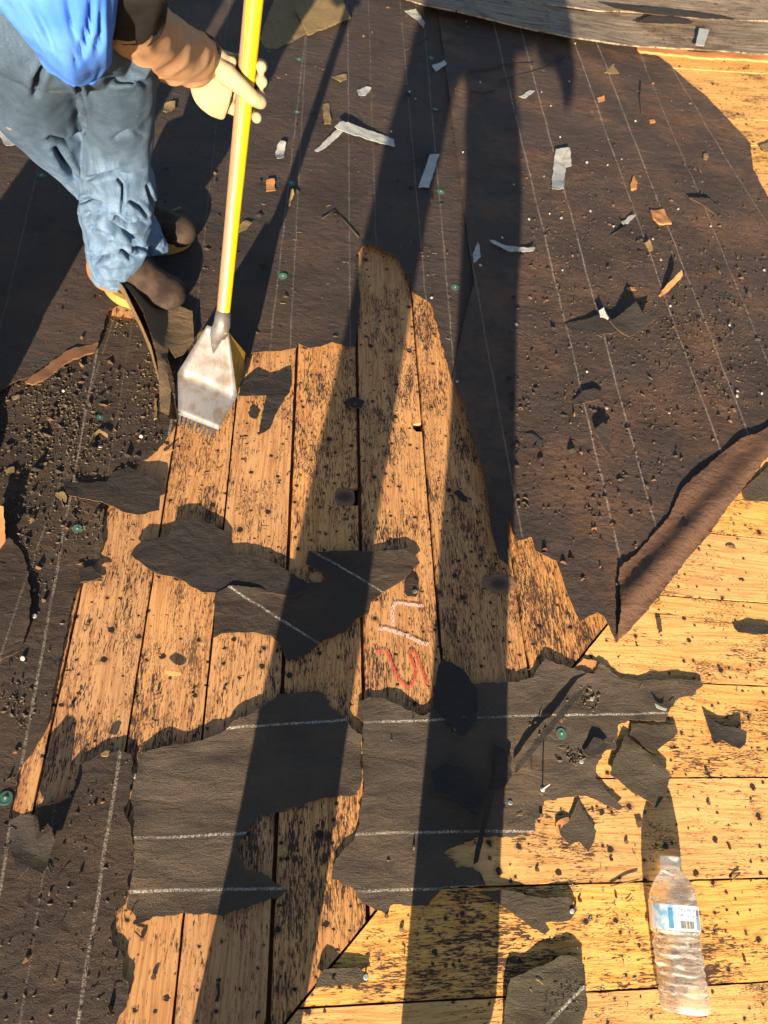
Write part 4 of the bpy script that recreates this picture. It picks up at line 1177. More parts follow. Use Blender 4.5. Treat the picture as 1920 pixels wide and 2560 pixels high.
# ================================================================== BOTTLE
def bottle():
    cap_end, base_end = on(1676, 2146, .033), on(1716, 2532, .033)
    ax = (cap_end - base_end)
    Lb = ax.length
    k = Lb / .205
    prof = [(.004, .0045), (.016, .004), (.024, .0015), (.029, .0005), (.0335, .004), (.0352, .012)]
    zz = .016
    while zz < .100:
        ph = (zz - .016) / .0115
        prof.append((.0348 - .0016 * (.5 - .5 * math.cos(ph * math.tau)), zz)); zz += .0016
    prof += [(.0350, .102), (.0352, .106), (.0352, .139), (.0350, .143), (.0342, .150), (.0322, .158), (.0285, .167), (.0235, .1755), (.0180, .183), (.0145, .188), (.0130, .191), (.0126, .196)]
    SEG = 72
    root = empty("water_bottle", base_end)
    q = ax.to_track_quat('Z', 'Y')
    root.rotation_mode = 'QUATERNION'
    root.rotation_quaternion = q
    root.scale = (1.07, 1.07, k)
    tag(root, "crumpled clear plastic water bottle with white cap, lying on golden boards", "bottle")

    def warp(x, y, z):
        a = math.atan2(y, x); r = math.hypot(x, y)
        d = 0.0
        if .012 < z < .105:                    # diagonal squeeze folds
            d += .0026 * noise.noise(Vector((math.cos(a) * 2.2, math.sin(a) * 2.2, z * 95 + 1.2 * math.sin(a)))) - .0010 * abs(math.sin(a * 2 + z * 60))
        if .15 < z < .185: d += .0022 * math.sin(a * 3 + 1)
        bx = .004 * math.sin(z / .2 * 3.0)
        r2 = r + d * min(1, r / .02)
        return (r2 * math.cos(a) + bx, r2 * math.sin(a), z)

    def mk(prof_, seg, cap=True):
        vs, fs = lathe(prof_, seg, cap)
        return [warp(*v) for v in vs], fs
    g = G("clear plastic and water")
    p = g.n("ShaderNodeTexCoord").outputs["Object"]
    nn = g.noise(g.vscale(p, (60, 60, 150)), 1.0, 2)
    g.bump(nn, 0.6, 0.004)
    g.done((0.97, 0.98, 1.0), 0.02, 0.5)
    g.b.inputs["Transmission Weight"].default_value = 1.0
    g.b.inputs["IOR"].default_value = 1.30
    df = g.n("ShaderNodeBsdfTranslucent"); df.inputs[0].default_value = (.95, .93, .9, 1)
    d2_ = g.n("ShaderNodeBsdfDiffuse"); d2_.inputs[0].default_value = (.9, .88, .86, 1)
    ms, mx = g.n("ShaderNodeMixShader"), g.n("ShaderNodeMixShader")
    g.l(df.outputs[0], ms.inputs[1]); g.l(d2_.outputs[0], ms.inputs[2])
    glint_mask = g.noise(g.vscale(p, (38, 38, 210)), 1.0, 3, .6, .6)  # white mixed in to paint brightness and highlights on the crumpled plastic
    g.put(g.math('ADD', .17, g.math('MULTIPLY', g.step(glint_mask, .48, .64), .55)), mx.inputs[0])
    g.l(g.b.outputs[0], mx.inputs[1]); g.l(ms.outputs[0], mx.inputs[2]); g.l(mx.outputs[0], g.out.inputs[0])
    body = mesh_obj("body", *mk(prof, SEG), g.m, root, True)
    g = G("label film")
    tc = g.n("ShaderNodeTexCoord").outputs["Object"]
    sep = g.n("ShaderNodeSeparateXYZ"); g.l(tc, sep.inputs[0])
    ang = g.math('ARCTAN2', sep.outputs[1], sep.outputs[0])
    nz = g.noise(tc, 90, 3)
    blue = g.mix(g.step(nz, .35, .6), (0.13, 0.36, 0.66), (0.50, 0.68, 0.84))
    col = g.mix(g.math('MULTIPLY', g.step(g.math('SINE', g.math('ADD', g.math('MULTIPLY', ang, 2.0), 0.4)), 0.55, 0.7), .85), (0.78, 0.80, 0.80), blue)
    g.done(col, 0.35, 0.5)
    lab_o = mesh_obj("label", *mk([(.0357, .1055), (.0358, .110), (.0358, .135), (.0357, .1395)], SEG, False), g.m, root, True)
    M_ink, M_bink = plain("black label ink", (.03, .03, .04), .5), plain("blue label ink", (.06, .16, .42), .5)
    # which way is "up" (towards the camera) in bottle space
    up = q.inverted() @ Vector((0, 0, 1))
    a0 = math.atan2(up.y, up.x)
    rt = q.inverted() @ Vector((1, 0, 0))
    sgn = 1 if math.cos(a0) * rt.y - math.sin(a0) * rt.x > 0 else -1

    def patch(name, u0, u1, z0, z1, mat, r=.0361):
        n = 6
        vs, fs = [], []
        for i in range(n + 1):
            a = a0 + sgn * (u0 + (u1 - u0) * i / n) / .0358
            for z in (z0, z1): vs.append(warp(r * math.cos(a), r * math.sin(a), z))
        fs = [[2 * i, 2 * i + 2, 2 * i + 3, 2 * i + 1] for i in range(n)]
        return mesh_obj(name, vs, fs, mat, lab_o)
    x = -.010
    k_ = 0
    while x < .0105:                           # barcode
        wd = random.choice((.0004, .0004, .0008, .0012))
        patch("barcode_bar", x, x + wd, .1085, .1185, M_ink); x += wd + random.choice((.0005, .0005, .0009)); k_ += 1
    for txt, u, z, size in (("CRV ME-HI 5\u00a2", -.013, .1305, .0062), ("OR 10\u00a2 CA CRV", -.013, .1235, .0058)):
        cu = bpy.data.curves.new("lettering", 'FONT')
        cu.body = txt; cu.size = size
        to = bpy.data.objects.new("lettering_tmp", cu); COL.objects.link(to)
        dg = bpy.context.evaluated_depsgraph_get()
        me = bpy.data.meshes.new_from_object(to.evaluated_get(dg))
        bpy.data.objects.remove(to)
        for v in me.vertices:
            a = a0 + sgn * (u + v.co.x) / .0358
            v.co = warp(.0361 * math.cos(a), .0361 * math.sin(a), z + v.co.y)
        me.materials.clear(); me.materials.append(M_bink)
        lo = bpy.data.objects.new("lettering", me); COL.objects.link(lo); lo.parent = lab_o
    for r_ in range(4):
        patch("fine_print", .0185, .0275, .1325 - r_ * .0021, .1335 - r_ * .0021, M_bink)
    patch("blue_panel", .0175, .029, .1075, .1235, plain("pale blue print", (.25, .48, .70), .4))
    patch("blue_panel", -.026, -.0195, .108, .134, plain("mid blue print", (.12, .36, .62), .4))
    g = G("white cap plastic")
    g.done((.85, .84, .80), .4, .5)
    tl_ = g.n("ShaderNodeBsdfTranslucent"); tl_.inputs[0].default_value = (.95, .92, .86, 1)
    mx_ = g.n("ShaderNodeMixShader"); mx_.inputs[0].default_value = .55
    g.l(g.b.outputs[0], mx_.inputs[1]); g.l(tl_.outputs[0], mx_.inputs[2]); g.l(mx_.outputs[0], g.out.inputs[0])
    M_cap = g.m
    vs, fs = [], []
    pr = [(.0132, .1935), (.0148, .1940), (.0148, .1965), (.0140, .1968), (.0150, .1972), (.0150, .2065), (.0142, .2078), (.004, .2080)]
    vs, fs = lathe(pr, 48)
    vs = [((x * (1 + .025 * (i % 2)), y * (1 + .025 * (i % 2)), z)) for i, (x, y, z) in enumerate(vs)]
    mesh_obj("cap", [warp(*v) for v in vs], fs, M_cap, root, False)
    return root


bottle()

# water drops
g = G("water drops")
g.done((1, 1, 1), 0.0, 0.5)
g.b.inputs["Transmission Weight"].default_value = 1.0
g.b.inputs["IOR"].default_value = 1.33
M_drop = g.m
vs, fs = [], []
for k in range(90):
    if k < 55: x, y = F((random.uniform(690, 860), random.uniform(1290, 1440)))[0]
    else: x, y = F((random.uniform(790, 1160), random.uniform(780, 1400)))[0]
    p = on(x, y, .006); z = top_z(p.x, p.y)
    r = random.uniform(.0010, .0028)
    b = len(vs)
    v_, f_ = lathe([(r, -.0002), (r * .95, r * .25), (r * .7, r * .5), (r * .3, r * .64)], 10)
    vs += [(p.x + a, p.y + c, z + d) for a, c, d in v_]
    fs += [[b + i for i in f] for f in f_]
tag(mesh_obj("water_drops", vs, fs, M_drop, None, True), "clear water drops sprinkled on the wet scrap and boards left of the bottle", "water", kind="stuff")

# ================================================================== SHOVEL
PB = at(555, 815, .18)
PD = Vector((.08, .5, 1.0)).normalized()


def fiberglass():
    g = G("worn yellow fibreglass")
    tc = g.n("ShaderNodeTexCoord").outputs["Object"]
    sep = g.n("ShaderNodeSeparateXYZ"); g.l(tc, sep.inputs[0])
    nz = g.noise(g.vscale(tc, (60, 60, 9)), 1.0, 3)
    fn = g.noise(g.vscale(tc, (300, 300, 40)), 1.0, 3, .7)
    # coating worn away on one side of the lower half
    edge = g.math('ADD', g.math('MULTIPLY', sep.outputs[0], 75.0), g.math('MULTIPLY', nz, 0.55))
    low = g.math('MULTIPLY', g.math('SUBTRACT', sep.outputs[2], .31), 2.3)
    worn = g.math('SUBTRACT', 1.0, g.step(g.math('ADD', edge, low), -0.02, 0.03))
    col = g.mix(g.step(fn, .45, .75), (0.56, 0.385, 0.004), (0.45, 0.28, 0.008))
    col = g.mix(worn, col, g.mix(fn, (0.285, 0.180, 0.115), (0.215, 0.130, 0.078)))
    dirt = g.step(g.noise(g.vscale(tc, (420, 420, 160)), 1.0, 2, .7), .66, .74)
    col = g.mix(g.math('MULTIPLY', dirt, .7), col, (0.10, 0.06, 0.02))
    g.bump(g.math('ADD', fn, worn), .4, .0006)
    return g.done(col, .45, .45)


shovel = tag(empty("shingle_shovel", (PB.x, PB.y, 0)), "yellow-handled toothed tear-off shovel held by the worker", "shovel")
hp = [(.0125, -.012), (.0130, .0), (.0136, .2), (.0150, .4), (.0158, .6), (.0160, .95), (.015, 1.0), (.006, 1.008)]
v_, f_ = lathe(hp, 40)
hd = mesh_obj("handle", v_, f_, fiberglass(), None, True)
hq = PD.to_track_quat('Z', 'Y')
hm = hq.to_matrix()
_v = (PB - Vector((0, 0, CAMH))).normalized()
_r = _v.cross(PD).normalized()
if (M3.transposed() @ _r).x < 0: _r = -_r
hd.matrix_world = Matrix.Translation(PB) @ Matrix((_r, PD.cross(_r), PD)).transposed().to_4x4()
mw = hd.matrix_world.copy()
hd.parent = shovel; hd.matrix_parent_inverse = Matrix.Translation(shovel.location).inverted(); hd.matrix_basis = mw


def steel(name, base, tint, goldy=0.0):
    g = G(name)
    tc = g.pos()
    a = g.noise(g.vscale(tc, (260, 40, 40)), 1.0, 3, .65)
    b = g.noise(tc, 28, 4, .6)
    c = g.noise(tc, 500, 2, .7)
    col = g.mix(g.step(b, .42, .65), base, tint)
    col = g.mix(g.math('MULTIPLY', g.step(a, .55, .75), .4), col, tuple(x * .4 for x in tint))
    if goldy: col = g.mix(g.math('MULTIPLY', g.step(c, .45, .7), .8), col, (.06, .04, .01))
    g.bump(g.math('ADD', a, c), .35, .0008)
    return g.done(col, .55, .4, .45)


M_steel = steel("scuffed steel", (.165, .165, .178), (.120, .100, .088))
M_gold = steel("yellow painted worn steel", (.42, .27, .03), (.22, .13, .025), 1.0)
M_gold.node_tree.nodes["Principled BSDF"].inputs["Metallic"].default_value = .2


def plate(name, rows, mat, thick, parent, smooth=False):
    """rows of points (grid) -> thick plate"""
    n, m = len(rows), len(rows[0])
    top = [p for r in rows for p in r]
    nor = (rows[0][-1] - rows[0][0]).cross(rows[-1][0] - rows[0][0]).normalized()
    if nor.z > 0: nor = -nor
    bot = [p + nor * thick for p in top]
    N = len(top)
    fs = []
    for i in range(n - 1):
        for j in range(m - 1):
            q = [i * m + j, i * m + j + 1, (i + 1) * m + j + 1, (i + 1) * m + j]
            fs.append(q); fs.append([k + N for k in q[::-1]])
    rim = [j for j in range(m)] + [i * m + m - 1 for i in range(1, n)] + [(n - 1) * m + j for j in range(m - 2, -1, -1)] + [i * m for i in range(n - 2, 0, -1)]
    for i in range(len(rim)):
        a, b = rim[i], rim[(i + 1) % len(rim)]
        fs.append([a, a + N, b + N, b])
    o = mesh_obj(name, top + bot, fs, mat, None, smooth)
    under(o, parent)
    return o


Z2 = zoom(380, 700, 4.1475)
zz2 = lambda x, y, z: at(*Z2((x, y))[0], z)
tl, tr = zz2(570, 470, .172), zz2(795, 545, .166)
ml, mr = zz2(265, 960, .052), zz2(882, 1205, .034)
bl, br = zz2(272, 1395, .006), zz2(690, 1555, .004)
NC = 8
rows = []
for k in range(9):                             # upper face, slightly dished
    t = k / 8
    a, b = tl.lerp(ml, t), tr.lerp(mr, t)
    nrm = (b - a).cross(ml - tl).normalized()
    if nrm.z > 0: nrm = -nrm
    rows.append([a.lerp(b, j / NC) + nrm * (.004 * math.sin(math.pi * j / NC) * t) for j in range(NC + 1)])
for k in range(1, 7):                          # continues over a rounded bend into the cutting part
    t = k / 6
    a, b = ml.lerp(bl, t), mr.lerp(br, t)
    e = .0035 * math.exp(-((t - .0) / .25) ** 2)
    rows.append([a.lerp(b, j / NC) + nrm * (.004 * math.sin(math.pi * j / NC) * (1 - t)) for j in range(NC + 1)])
blade = plate("blade", rows, M_steel, .0028, shovel, True)
cutp = blade
dirn = (bl - ml).normalized()
for k in range(9):                             # teeth
    t0, t1 = (k + .10) / 9, (k + .72) / 9
    a, b = bl.lerp(br, t0), bl.lerp(br, t1)
    d = (bl - ml).lerp(br - mr, (t0 + t1) / 2).normalized()
    c = a.lerp(b, .5) + d * .026
    c.z = max(.0025, c.z)
    e = (b - a) * .18
    tt = plate("tooth", [[a, b], [c - e, c + e]], M_steel, .0026, shovel)
    tt.parent = cutp; tt.matrix_parent_inverse = Matrix()
# socket swelling down the middle of the blade
_tm, _mm = tl.lerp(tr, .5), ml.lerp(mr, .5)
cpts = [PB + PD * .030, PB + PD * .004, PB.lerp(_tm, .7) - PD * .012, _tm.lerp(_mm, .12), _tm.lerp(_mm, .26), _tm.lerp(_mm, .42)]
v_, f_ = tube(cpts, [.0148, .0165, .0168, .0130, .0080, .0015], 24)
under(mesh_obj("socket", v_, f_, M_steel, None, True), shovel)
# fulcrum wedge behind the blade
f1, f2 = zz2(968, 755, .055), zz2(958, 840, .040)
f3 = mr + Vector((0, 0, -.006))
offw = (ml - mr) * .82
va = [tr, f1, f2, f3]
vsw = va + [p + (tl - tr) * .9 if i == 0 else p + offw for i, p in enumerate(va)]
o = mesh_obj("fulcrum", vsw, [[0, 1, 2, 3], [7, 6, 5, 4], [1, 5, 6, 2], [2, 6, 7, 3], [0, 4, 5, 1]], M_gold)
under(o, shovel)


# ================================================================== PEOPLE
def smoothpath(keys, n):
    """Catmull-Rom through keys (tuples of floats)"""
    out = []
    K = [np.array(k, float) for k in keys]
    for i in range(len(K) - 1):
        a0, a1, a2, a3 = K[max(0, i - 1)], K[i], K[i + 1], K[min(len(K) - 1, i + 2)]
        for q in range(n):
            t = q / n
            out.append(.5 * (2 * a1 + (a2 - a0) * t + (2 * a0 - 5 * a1 + 4 * a2 - a3) * t * t + (3 * a1 - a0 - 3 * a2 + a3) * t ** 3))
    out.append(K[-1])
    return out


def rings(keys, n, seg, disp=None, flat_=1.0, closed=True, t_up=None):
    """keys: (x,y,z,r[,r2]) world centres; lofted tube"""
    path = smoothpath(keys, n)
    vs, fs = [], []
    m = len(path)
    ref = None
    for i, k in enumerate(path):
        p = Vector(k[:3])
        tdir = Vector(path[min(i + 1, m - 1)][:3]) - Vector(path[max(i - 1, 0)][:3])
        tdir.normalize()
        if ref is None: ref = (t_up or Vector((1, 0, 0)))
        a = (ref - tdir * ref.dot(tdir)).normalized()
        ref = a
        b = tdir.cross(a)
        r1 = k[3]; r2 = k[4] if len(k) > 4 else k[3] * flat_
        for s_ in range(seg):
            th = math.tau * s_ / seg
            d = disp(i / (m - 1), th) if disp else 0.0
            vs.append(p + a * math.cos(th) * (r1 + d) + b * math.sin(th) * (r2 + d))
    for i in range(m - 1):
        for s_ in range(seg):
            s2 = (s_ + 1) % seg
            fs.append([i * seg + s_, i * seg + s2, (i + 1) * seg + s2, (i + 1) * seg + s_])
    if closed:
        fs.append(list(range(seg))[::-1]); fs.append([(m - 1) * seg + k for k in range(seg)])
    return vs, fs


def blob(c, r, seg=24, rot=None):
    vs, fs = [], []
    rr = r if isinstance(r, (tuple, list)) else (r, r, r)
    n = seg // 2
    for i in range(n + 1):
        ph = math.pi * i / n
        for k in range(seg):
            th = math.tau * k / seg
            v = Vector((rr[0] * math.sin(ph) * math.cos(th), rr[1] * math.sin(ph) * math.sin(th), rr[2] * math.cos(ph)))
            if rot: v = rot @ v
            vs.append(Vector(c) + v)
    for i in range(n):
        for k in range(seg):
            k2 = (k + 1) % seg
            fs.append([i * seg + k, (i + 1) * seg + k, (i + 1) * seg + k2, i * seg + k2])
    return vs, fs


def fuse(name, pieces, mat, voxel, smooth=3, parent=None, disp=None):
    """one continuous surface out of overlapping closed pieces"""
    vs, fs = [], []
    for v, f in pieces:
        b = len(vs)
        vs += [Vector(x) for x in v]
        fs += [[b + i for i in q] for q in f]
    o = mesh_obj(name, vs, fs, mat)
    md = o.modifiers.new("r", 'REMESH'); md.mode = 'VOXEL'; md.voxel_size = voxel
    if smooth:
        sm = o.modifiers.new("s", 'SMOOTH'); sm.iterations = smooth; sm.factor = .5
    dg = bpy.context.evaluated_depsgraph_get()
    me = bpy.data.meshes.new_from_object(o.evaluated_get(dg))
    o.modifiers.clear()
    old = o.data; o.data = me; bpy.data.meshes.remove(old)
    me.polygons.foreach_set("use_smooth", [True] * len(me.polygons))
    if disp:
        ns = [v.normal.copy() for v in me.vertices]
        for v, n in zip(me.vertices, ns): v.co += n * disp(v.co, n)
    me.update()
    if parent: under(o, parent)
    return o


def PX(px, py, z, hw, flat_=1.0):
    p = at(px, py, z)
    r = hw * depth(p) / FOC
    return (p.x, p.y, p.z, r, r * flat_)


def denim():
    g = G("faded blue denim")
    p = g.pos()
    sep = g.n("ShaderNodeSeparateXYZ"); g.l(p, sep.inputs[0])
    f = g.noise(p, 900, 2, .7)
    m = g.noise(g.vscale(p, (60, 60, 25)), 1.0, 4, .6)
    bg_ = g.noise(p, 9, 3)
    hgt = g.step(g.math('ADD', sep.outputs[2], g.math('MULTIPLY', bg_, .12)), .38, .62)     # darker, speckled thighs, paler lower legs
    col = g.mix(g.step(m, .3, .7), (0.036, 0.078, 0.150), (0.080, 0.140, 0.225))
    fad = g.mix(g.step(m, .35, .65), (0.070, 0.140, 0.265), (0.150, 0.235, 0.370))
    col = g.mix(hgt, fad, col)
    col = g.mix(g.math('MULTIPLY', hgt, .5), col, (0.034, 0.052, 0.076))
    col = g.mix(g.math('MULTIPLY', g.step(f, .45, .7), .35), col, (0.20, 0.26, 0.34))
    vo = g.noise(p, 45, 2, .5)
    col = g.mix(g.math('MULTIPLY', g.math('MULTIPLY', g.step(vo, .73, .75), hgt), .7), col, (0.45, 0.33, 0.18))
    tw = g.noise(g.vscale(p, (1500, 1500, 420)), 1.0, 2, .6)
    col = g.mix(g.math('MULTIPLY', g.step(tw, .42, .62), .45), col, (0.030, 0.050, 0.080))
    g.bump(g.math('ADD', g.math('ADD', f, tw), g.math('MULTIPLY', m, 1.6)), .8, .0014)
    return g.done(col, .88, .15)


def cloth(name, c1, c2, bumpd=.0012):
    g = G(name)
    p = g.pos()
    f = g.noise(p, 1100, 2, .7); m = g.noise(p, 26, 4, .6)
    col = g.mix(g.step(m, .35, .7), c1, c2)
    g.bump(g.math('ADD', g.math('MULTIPLY', f, .5), m), .6, bumpd)
    return g.done(col, .85, .2)


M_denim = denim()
M_blue = cloth("royal blue cotton", (0.045, 0.155, 0.60), (0.075, 0.21, 0.68))
M_tan = cloth("tan canvas sleeve", (0.42, 0.250, 0.145), (0.37, 0.210, 0.118))
M_black = cloth("black cloth", (0.012, 0.011, 0.012), (0.02, 0.018, 0.018))
M_glove = cloth("cream knit glove", (0.36, 0.285, 0.180), (0.29, 0.225, 0.14), .0016)
M_leather = cloth("sunlit tan boot leather", (0.30, 0.135, 0.055), (0.20, 0.085, 0.04))  # heel tone of the same boot with sunlight painted in
M_shadeleather = cloth("scuffed boot leather with painted shade", (0.022, 0.014, 0.012), (0.055, 0.038, 0.030))  # shade over the toe painted into the leather colour
M_sole = cloth("amber crepe sole", (0.36, 0.22, 0.06), (0.28, 0.16, 0.05))
M_lace = plain("brown bootlace", (0.06, 0.04, 0.03), .8)
M_skin = cloth("skin", (0.42, 0.24, 0.16), (0.38, 0.21, 0.14))
M_hair = cloth("dark hair", (0.02, 0.015, 0.012), (0.03, 0.022, 0.018))


def ridge(v):
    return 1 - abs(v) * 2


def leg_disp(seed, low_amp, high_amp, split, folds=10.0):
    def f(t, th):                              # t 0 at hem .. 1 at hip
        c, s_ = math.cos(th), math.sin(th)
        lo = min(1.0, max(0.0, 1 - t / split) * 1.8) * min(1.0, .15 + t * 9)
        nn = noise.noise(Vector((c * 1.1 + seed, s_ * 1.1, t * 6)))
        n2 = noise.noise(Vector((c * 1.6, s_ * 1.6 + seed, t * 9)))
        ph = folds * t + .75 * math.sin(th + 1 + seed) + 1.0 * nn
        fr = ph - math.floor(ph)
        saw = math.sin(math.pi * fr ** .55)            # bulge with a sharp crease below
        ph2 = folds * 1.7 * t - .8 * math.sin(th * 1 + 2.2) + 1.3 * n2
        f2 = ph2 - math.floor(ph2)
        saw2 = math.sin(math.pi * f2 ** .6)
        hi = noise.noise(Vector((c * 1.6, s_ * 1.6, t * 7 + seed + 3))) + .5 * noise.noise(Vector((c * 3, s_ * 3, t * 13 + seed)))
        w_ = .45 + .9 * max(0, n2 + .2)
        return low_amp * lo * (saw * w_ + .16 * saw2 - .62) + high_amp * hi * (.5 + .5 * (1 - lo))
    return f


worker_base = at(330, 720, 0)
worker = tag(empty("person", (worker_base.x, worker_base.y, 0)), "worker in faded jeans, blue shirt and cream glove gripping the yellow-handled shovel", "person")
front = [PX(280, 690, .055, 46), PX(279, 668, .085, 56), PX(290, 613, .15, 74), PX(290, 565, .205, 82), PX(291, 520, .26, 88), PX(295, 463, .33, 92), PX(289, 405, .40, 82),
         PX(292, 324, .48, 84), PX(289, 231, .57, 98), PX(284, 174, .63, 110), PX(270, 90, .70, 118)]
back = [PX(378, 640, .06, 40), PX(365, 600, .09, 46), PX(300, 520, .18, 56), PX(215, 420, .29, 66), PX(150, 330, .42, 96), PX(80, 230, .53, 122), PX(60, 140, .62, 135), PX(100, 60, .70, 140)]
hipc = at(150, 40, .74)
pieces = [rings(front, 16, 120, leg_disp(1.3, .0055, .0055, .70, 8.0), .95),
          rings(back, 16, 96, leg_disp(7.7, .007, .005, .5), .95),
          rings([PX(250, 110, .68, 100), (hipc.x - .02, hipc.y, .75, .105, .095), (hipc.x - .06, hipc.y + .01, .80, .11, .10), (hipc.x - .07, hipc.y + .01, .90, .12, .10)], 8, 64, None),
          rings([PX(90, 90, .67, 125), (hipc.x - .05, hipc.y, .77, .11, .10)], 8, 64, None)]
ZJ = zoom(0, 380, 3.073)
ZT = zoom(0, 0, 2.37)
creases = [(ZJ((690, 600), (760, 590), (830, 620)), 5, .006), (ZJ((620, 385), (690, 358), (770, 392)), 7, .011), (ZJ((905, 210), (945, 262), (940, 350), (938, 445)), 5, .010), (ZJ((660, 482), (800, 512), (900, 580), (1000, 640), (1055, 692)), 12, .017),
           (ZJ((780, 448), (900, 462), (1010, 505)), 6, .010), (ZJ((680, 548), (800, 600), (865, 655)), 7, .008), (ZJ((1000, 385), (1080, 430), (1125, 485)), 7, .010), (ZJ((690, 775), (740, 830), (870, 798)), 9, .013),
           (ZJ((935, 755), (1000, 812), (1070, 790)), 8, .012), (ZJ((1020, 740), (1140, 742)), 8, .012), (ZJ((885, 488), (980, 552), (1120, 548)), 9, .014), (ZJ((860, 690), (950, 712), (1060, 700)), 6, .008),
           (ZJ((650, 205), (760, 195), (900, 140)), 8, .005), (ZJ((1130, 260), (1150, 330), (1185, 420)), 6, .008), (ZT((640, 480), (760, 470), (860, 500)), 12, .006), (ZT((520, 1060), (640, 1030), (760, 1040)), 9, .005),
           (ZT((680, 820), (760, 780), (850, 800)), 10, .004), (ZT((300, 820), (400, 835), (470, 800)), 11, .012), (ZT((210, 560), (225, 460), (260, 400)), 12, .010), (ZT((330, 880), (400, 1000), (440, 1060)), 12, .014), (ZT((410, 430), (470, 530), (500, 640), (500, 780)), 8, .012)]
_cr = []
for pts, wd, dp in creases:
    P_ = np.array(pts, float)
    _cr.append((P_[:-1], P_[1:] - P_[:-1], wd, dp))


def crease_disp(co, n):
    """sewn-in folds of the trousers: grooves with raised lips along traced fold lines"""
    c_ = M3.transposed() @ (co - Vector((0, 0, CAMH)))
    if c_.z >= -.05: return 0.0
    if n.dot((Vector((0, 0, CAMH)) - co).normalized()) < .05: return 0.0
    q = np.array((960 + FOC * c_.x / -c_.z, 1280 - FOC * c_.y / -c_.z))
    tot = 0.0
    for a_, d_, wd, dp in _cr:
        if abs(q[0] - a_[0, 0]) > 170 or abs(q[1] - a_[0, 1]) > 170: continue
        t_ = np.clip(((q - a_) * d_).sum(1) / (d_ * d_).sum(1), 0, 1)
        v_ = a_ + d_ * t_[:, None] - q
        m_ = (v_ * v_).sum(1)
        i_ = int(m_.argmin())
        ds = math.sqrt(m_[i_])
        if ds > 4 * wd: continue
        g_ = (i_ + t_[i_]) / len(a_)
        fade = min(1, .35 + 2.2 * min(g_, 1 - g_))
        up_ = 1.0 if v_[i_][1] > 0 else .45        # cloth bulges over the crease from above
        tot += 1.9 * fade * dp * (-1.15 * math.exp(-(ds / (wd * .55)) ** 2) + .26 * up_ * math.exp(-((ds - 1.5 * wd) / (wd * 1.0)) ** 2))
    return tot


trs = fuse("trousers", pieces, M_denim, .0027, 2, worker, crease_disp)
# turned hem ring and inner blue lining
hemr = rings([PX(283, 699, .047, 45), PX(281, 690, .056, 50), PX(280, 680, .068, 52)], 6, 72, lambda t, th: .002 * math.sin(5 * th + 1))
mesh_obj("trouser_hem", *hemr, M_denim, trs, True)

# shirt tail hanging from the bent torso
def shirt_disp(t, th):
    return .010 * noise.noise(Vector((math.cos(th) * 1.4, math.sin(th) * 1.4, t * 3 + 2))) + .004 * noise.noise(Vector((math.cos(th) * 4, math.sin(th) * 4, t * 6)))
sh_keys = [PX(168, 168, .715, 18, .8), PX(172, 158, .72, 52, .8), PX(176, 132, .735, 82, .8), PX(172, 90, .765, 106, .8), PX(150, 20, .82, 140, .8)]
p0 = Vector(sh_keys[-1][:3])
sh_keys += [(p0.x - .03, p0.y + .02, .95, .14, .105), (p0.x - .05, p0.y + .03, 1.10, .155, .11), (p0.x - .05, p0.y + .02, 1.22, .165, .11), (p0.x - .05, p0.y + .0, 1.28, .10, .08), (p0.x - .05, p0.y - .01, 1.31, .055, .055)]
_sv, _sf = rings(sh_keys, 16, 160, shirt_disp)
_cr_keep = _cr
_cr = [(np.array(p_, float)[:-1], np.array(p_, float)[1:] - np.array(p_, float)[:-1], w_, d_) for p_, w_, d_ in
       ((ZT((545, -40), (540, 60), (525, 150), (490, 270), (440, 370)), 11, .0075), (ZT((200, 40), (260, 160), (330, 290)), 14, .005), (ZT((400, -30), (420, 100), (430, 220)), 13, .005), (ZT((90, 0), (170, 140), (240, 260)), 10, .005), (ZT((600, 60), (600, 200), (560, 300)), 12, .006))]
_sc = sum(( Vector(k[:3]) for k in sh_keys[:5]), Vector()) / 5
_sv = [v + (v - _sc).normalized() * crease_disp(v, (Vector((0, 0, CAMH)) - v).normalized()) if v.z < .9 else v for v in _sv]
_cr = _cr_keep
shirt = under(mesh_obj("shirt", _sv, _sf, M_blue, None, True), worker)
hem_k = [PX(166, 171, .712, 22, .8), PX(171, 162, .718, 50, .8), PX(173, 150, .726, 66, .8)]
mesh_obj("shirt_hem", *rings([(k[0], k[1], k[2], k[3] * 1.03, k[4] * 1.03) for k in hem_k], 6, 72, shirt_disp), cloth("blue hem stitching", (.035, .11, .48), (.05, .15, .55)), shirt, True)
shl = Vector(sh_keys[-3][:3])


def sleeve_disp(t, th):
    n = noise.noise(Vector((math.cos(th) * 1.5, math.sin(th) * 1.5, t * 9 + .8 * math.sin(th))))
    return .0040 * ridge(n) - .002
sk = [PX(503, 150, .575, 50), PX(496, 148, .580, 57), PX(470, 143, .60, 64), PX(420, 124, .64, 74), PX(375, 94, .685, 79), PX(330, 58, .735, 80), PX(296, 10, .79, 78)]
slv = under(mesh_obj("sleeve", *rings(sk, 14, 96, sleeve_disp), M_tan, None, True), worker)
mesh_obj("sleeve_cuff", *rings([PX(511, 152, .570, 51), PX(506, 151, .573, 57), PX(498, 148, .578, 60)], 6, 72, lambda t, th: .0012 * math.sin(26 * th)), cloth("dark brown cuff", (.10, .05, .03), (.13, .07, .04)), slv, True)
up_arm = [PX(332, 22, .765, 84), PX(324, 12, .772, 90), PX(304, -14, .80, 92)]
e0 = Vector(up_arm[-1][:3])
up_arm += [(e0.x + .02, e0.y - .04, .88, .062), (shl.x + .16, shl.y - .02, 1.05, .066), (shl.x + .12, shl.y, 1.20, .072), (shl.x + .02, shl.y, 1.22, .07)]
up_arm = [k if len(k) == 5 else (*k, k[3]) for k in up_arm]
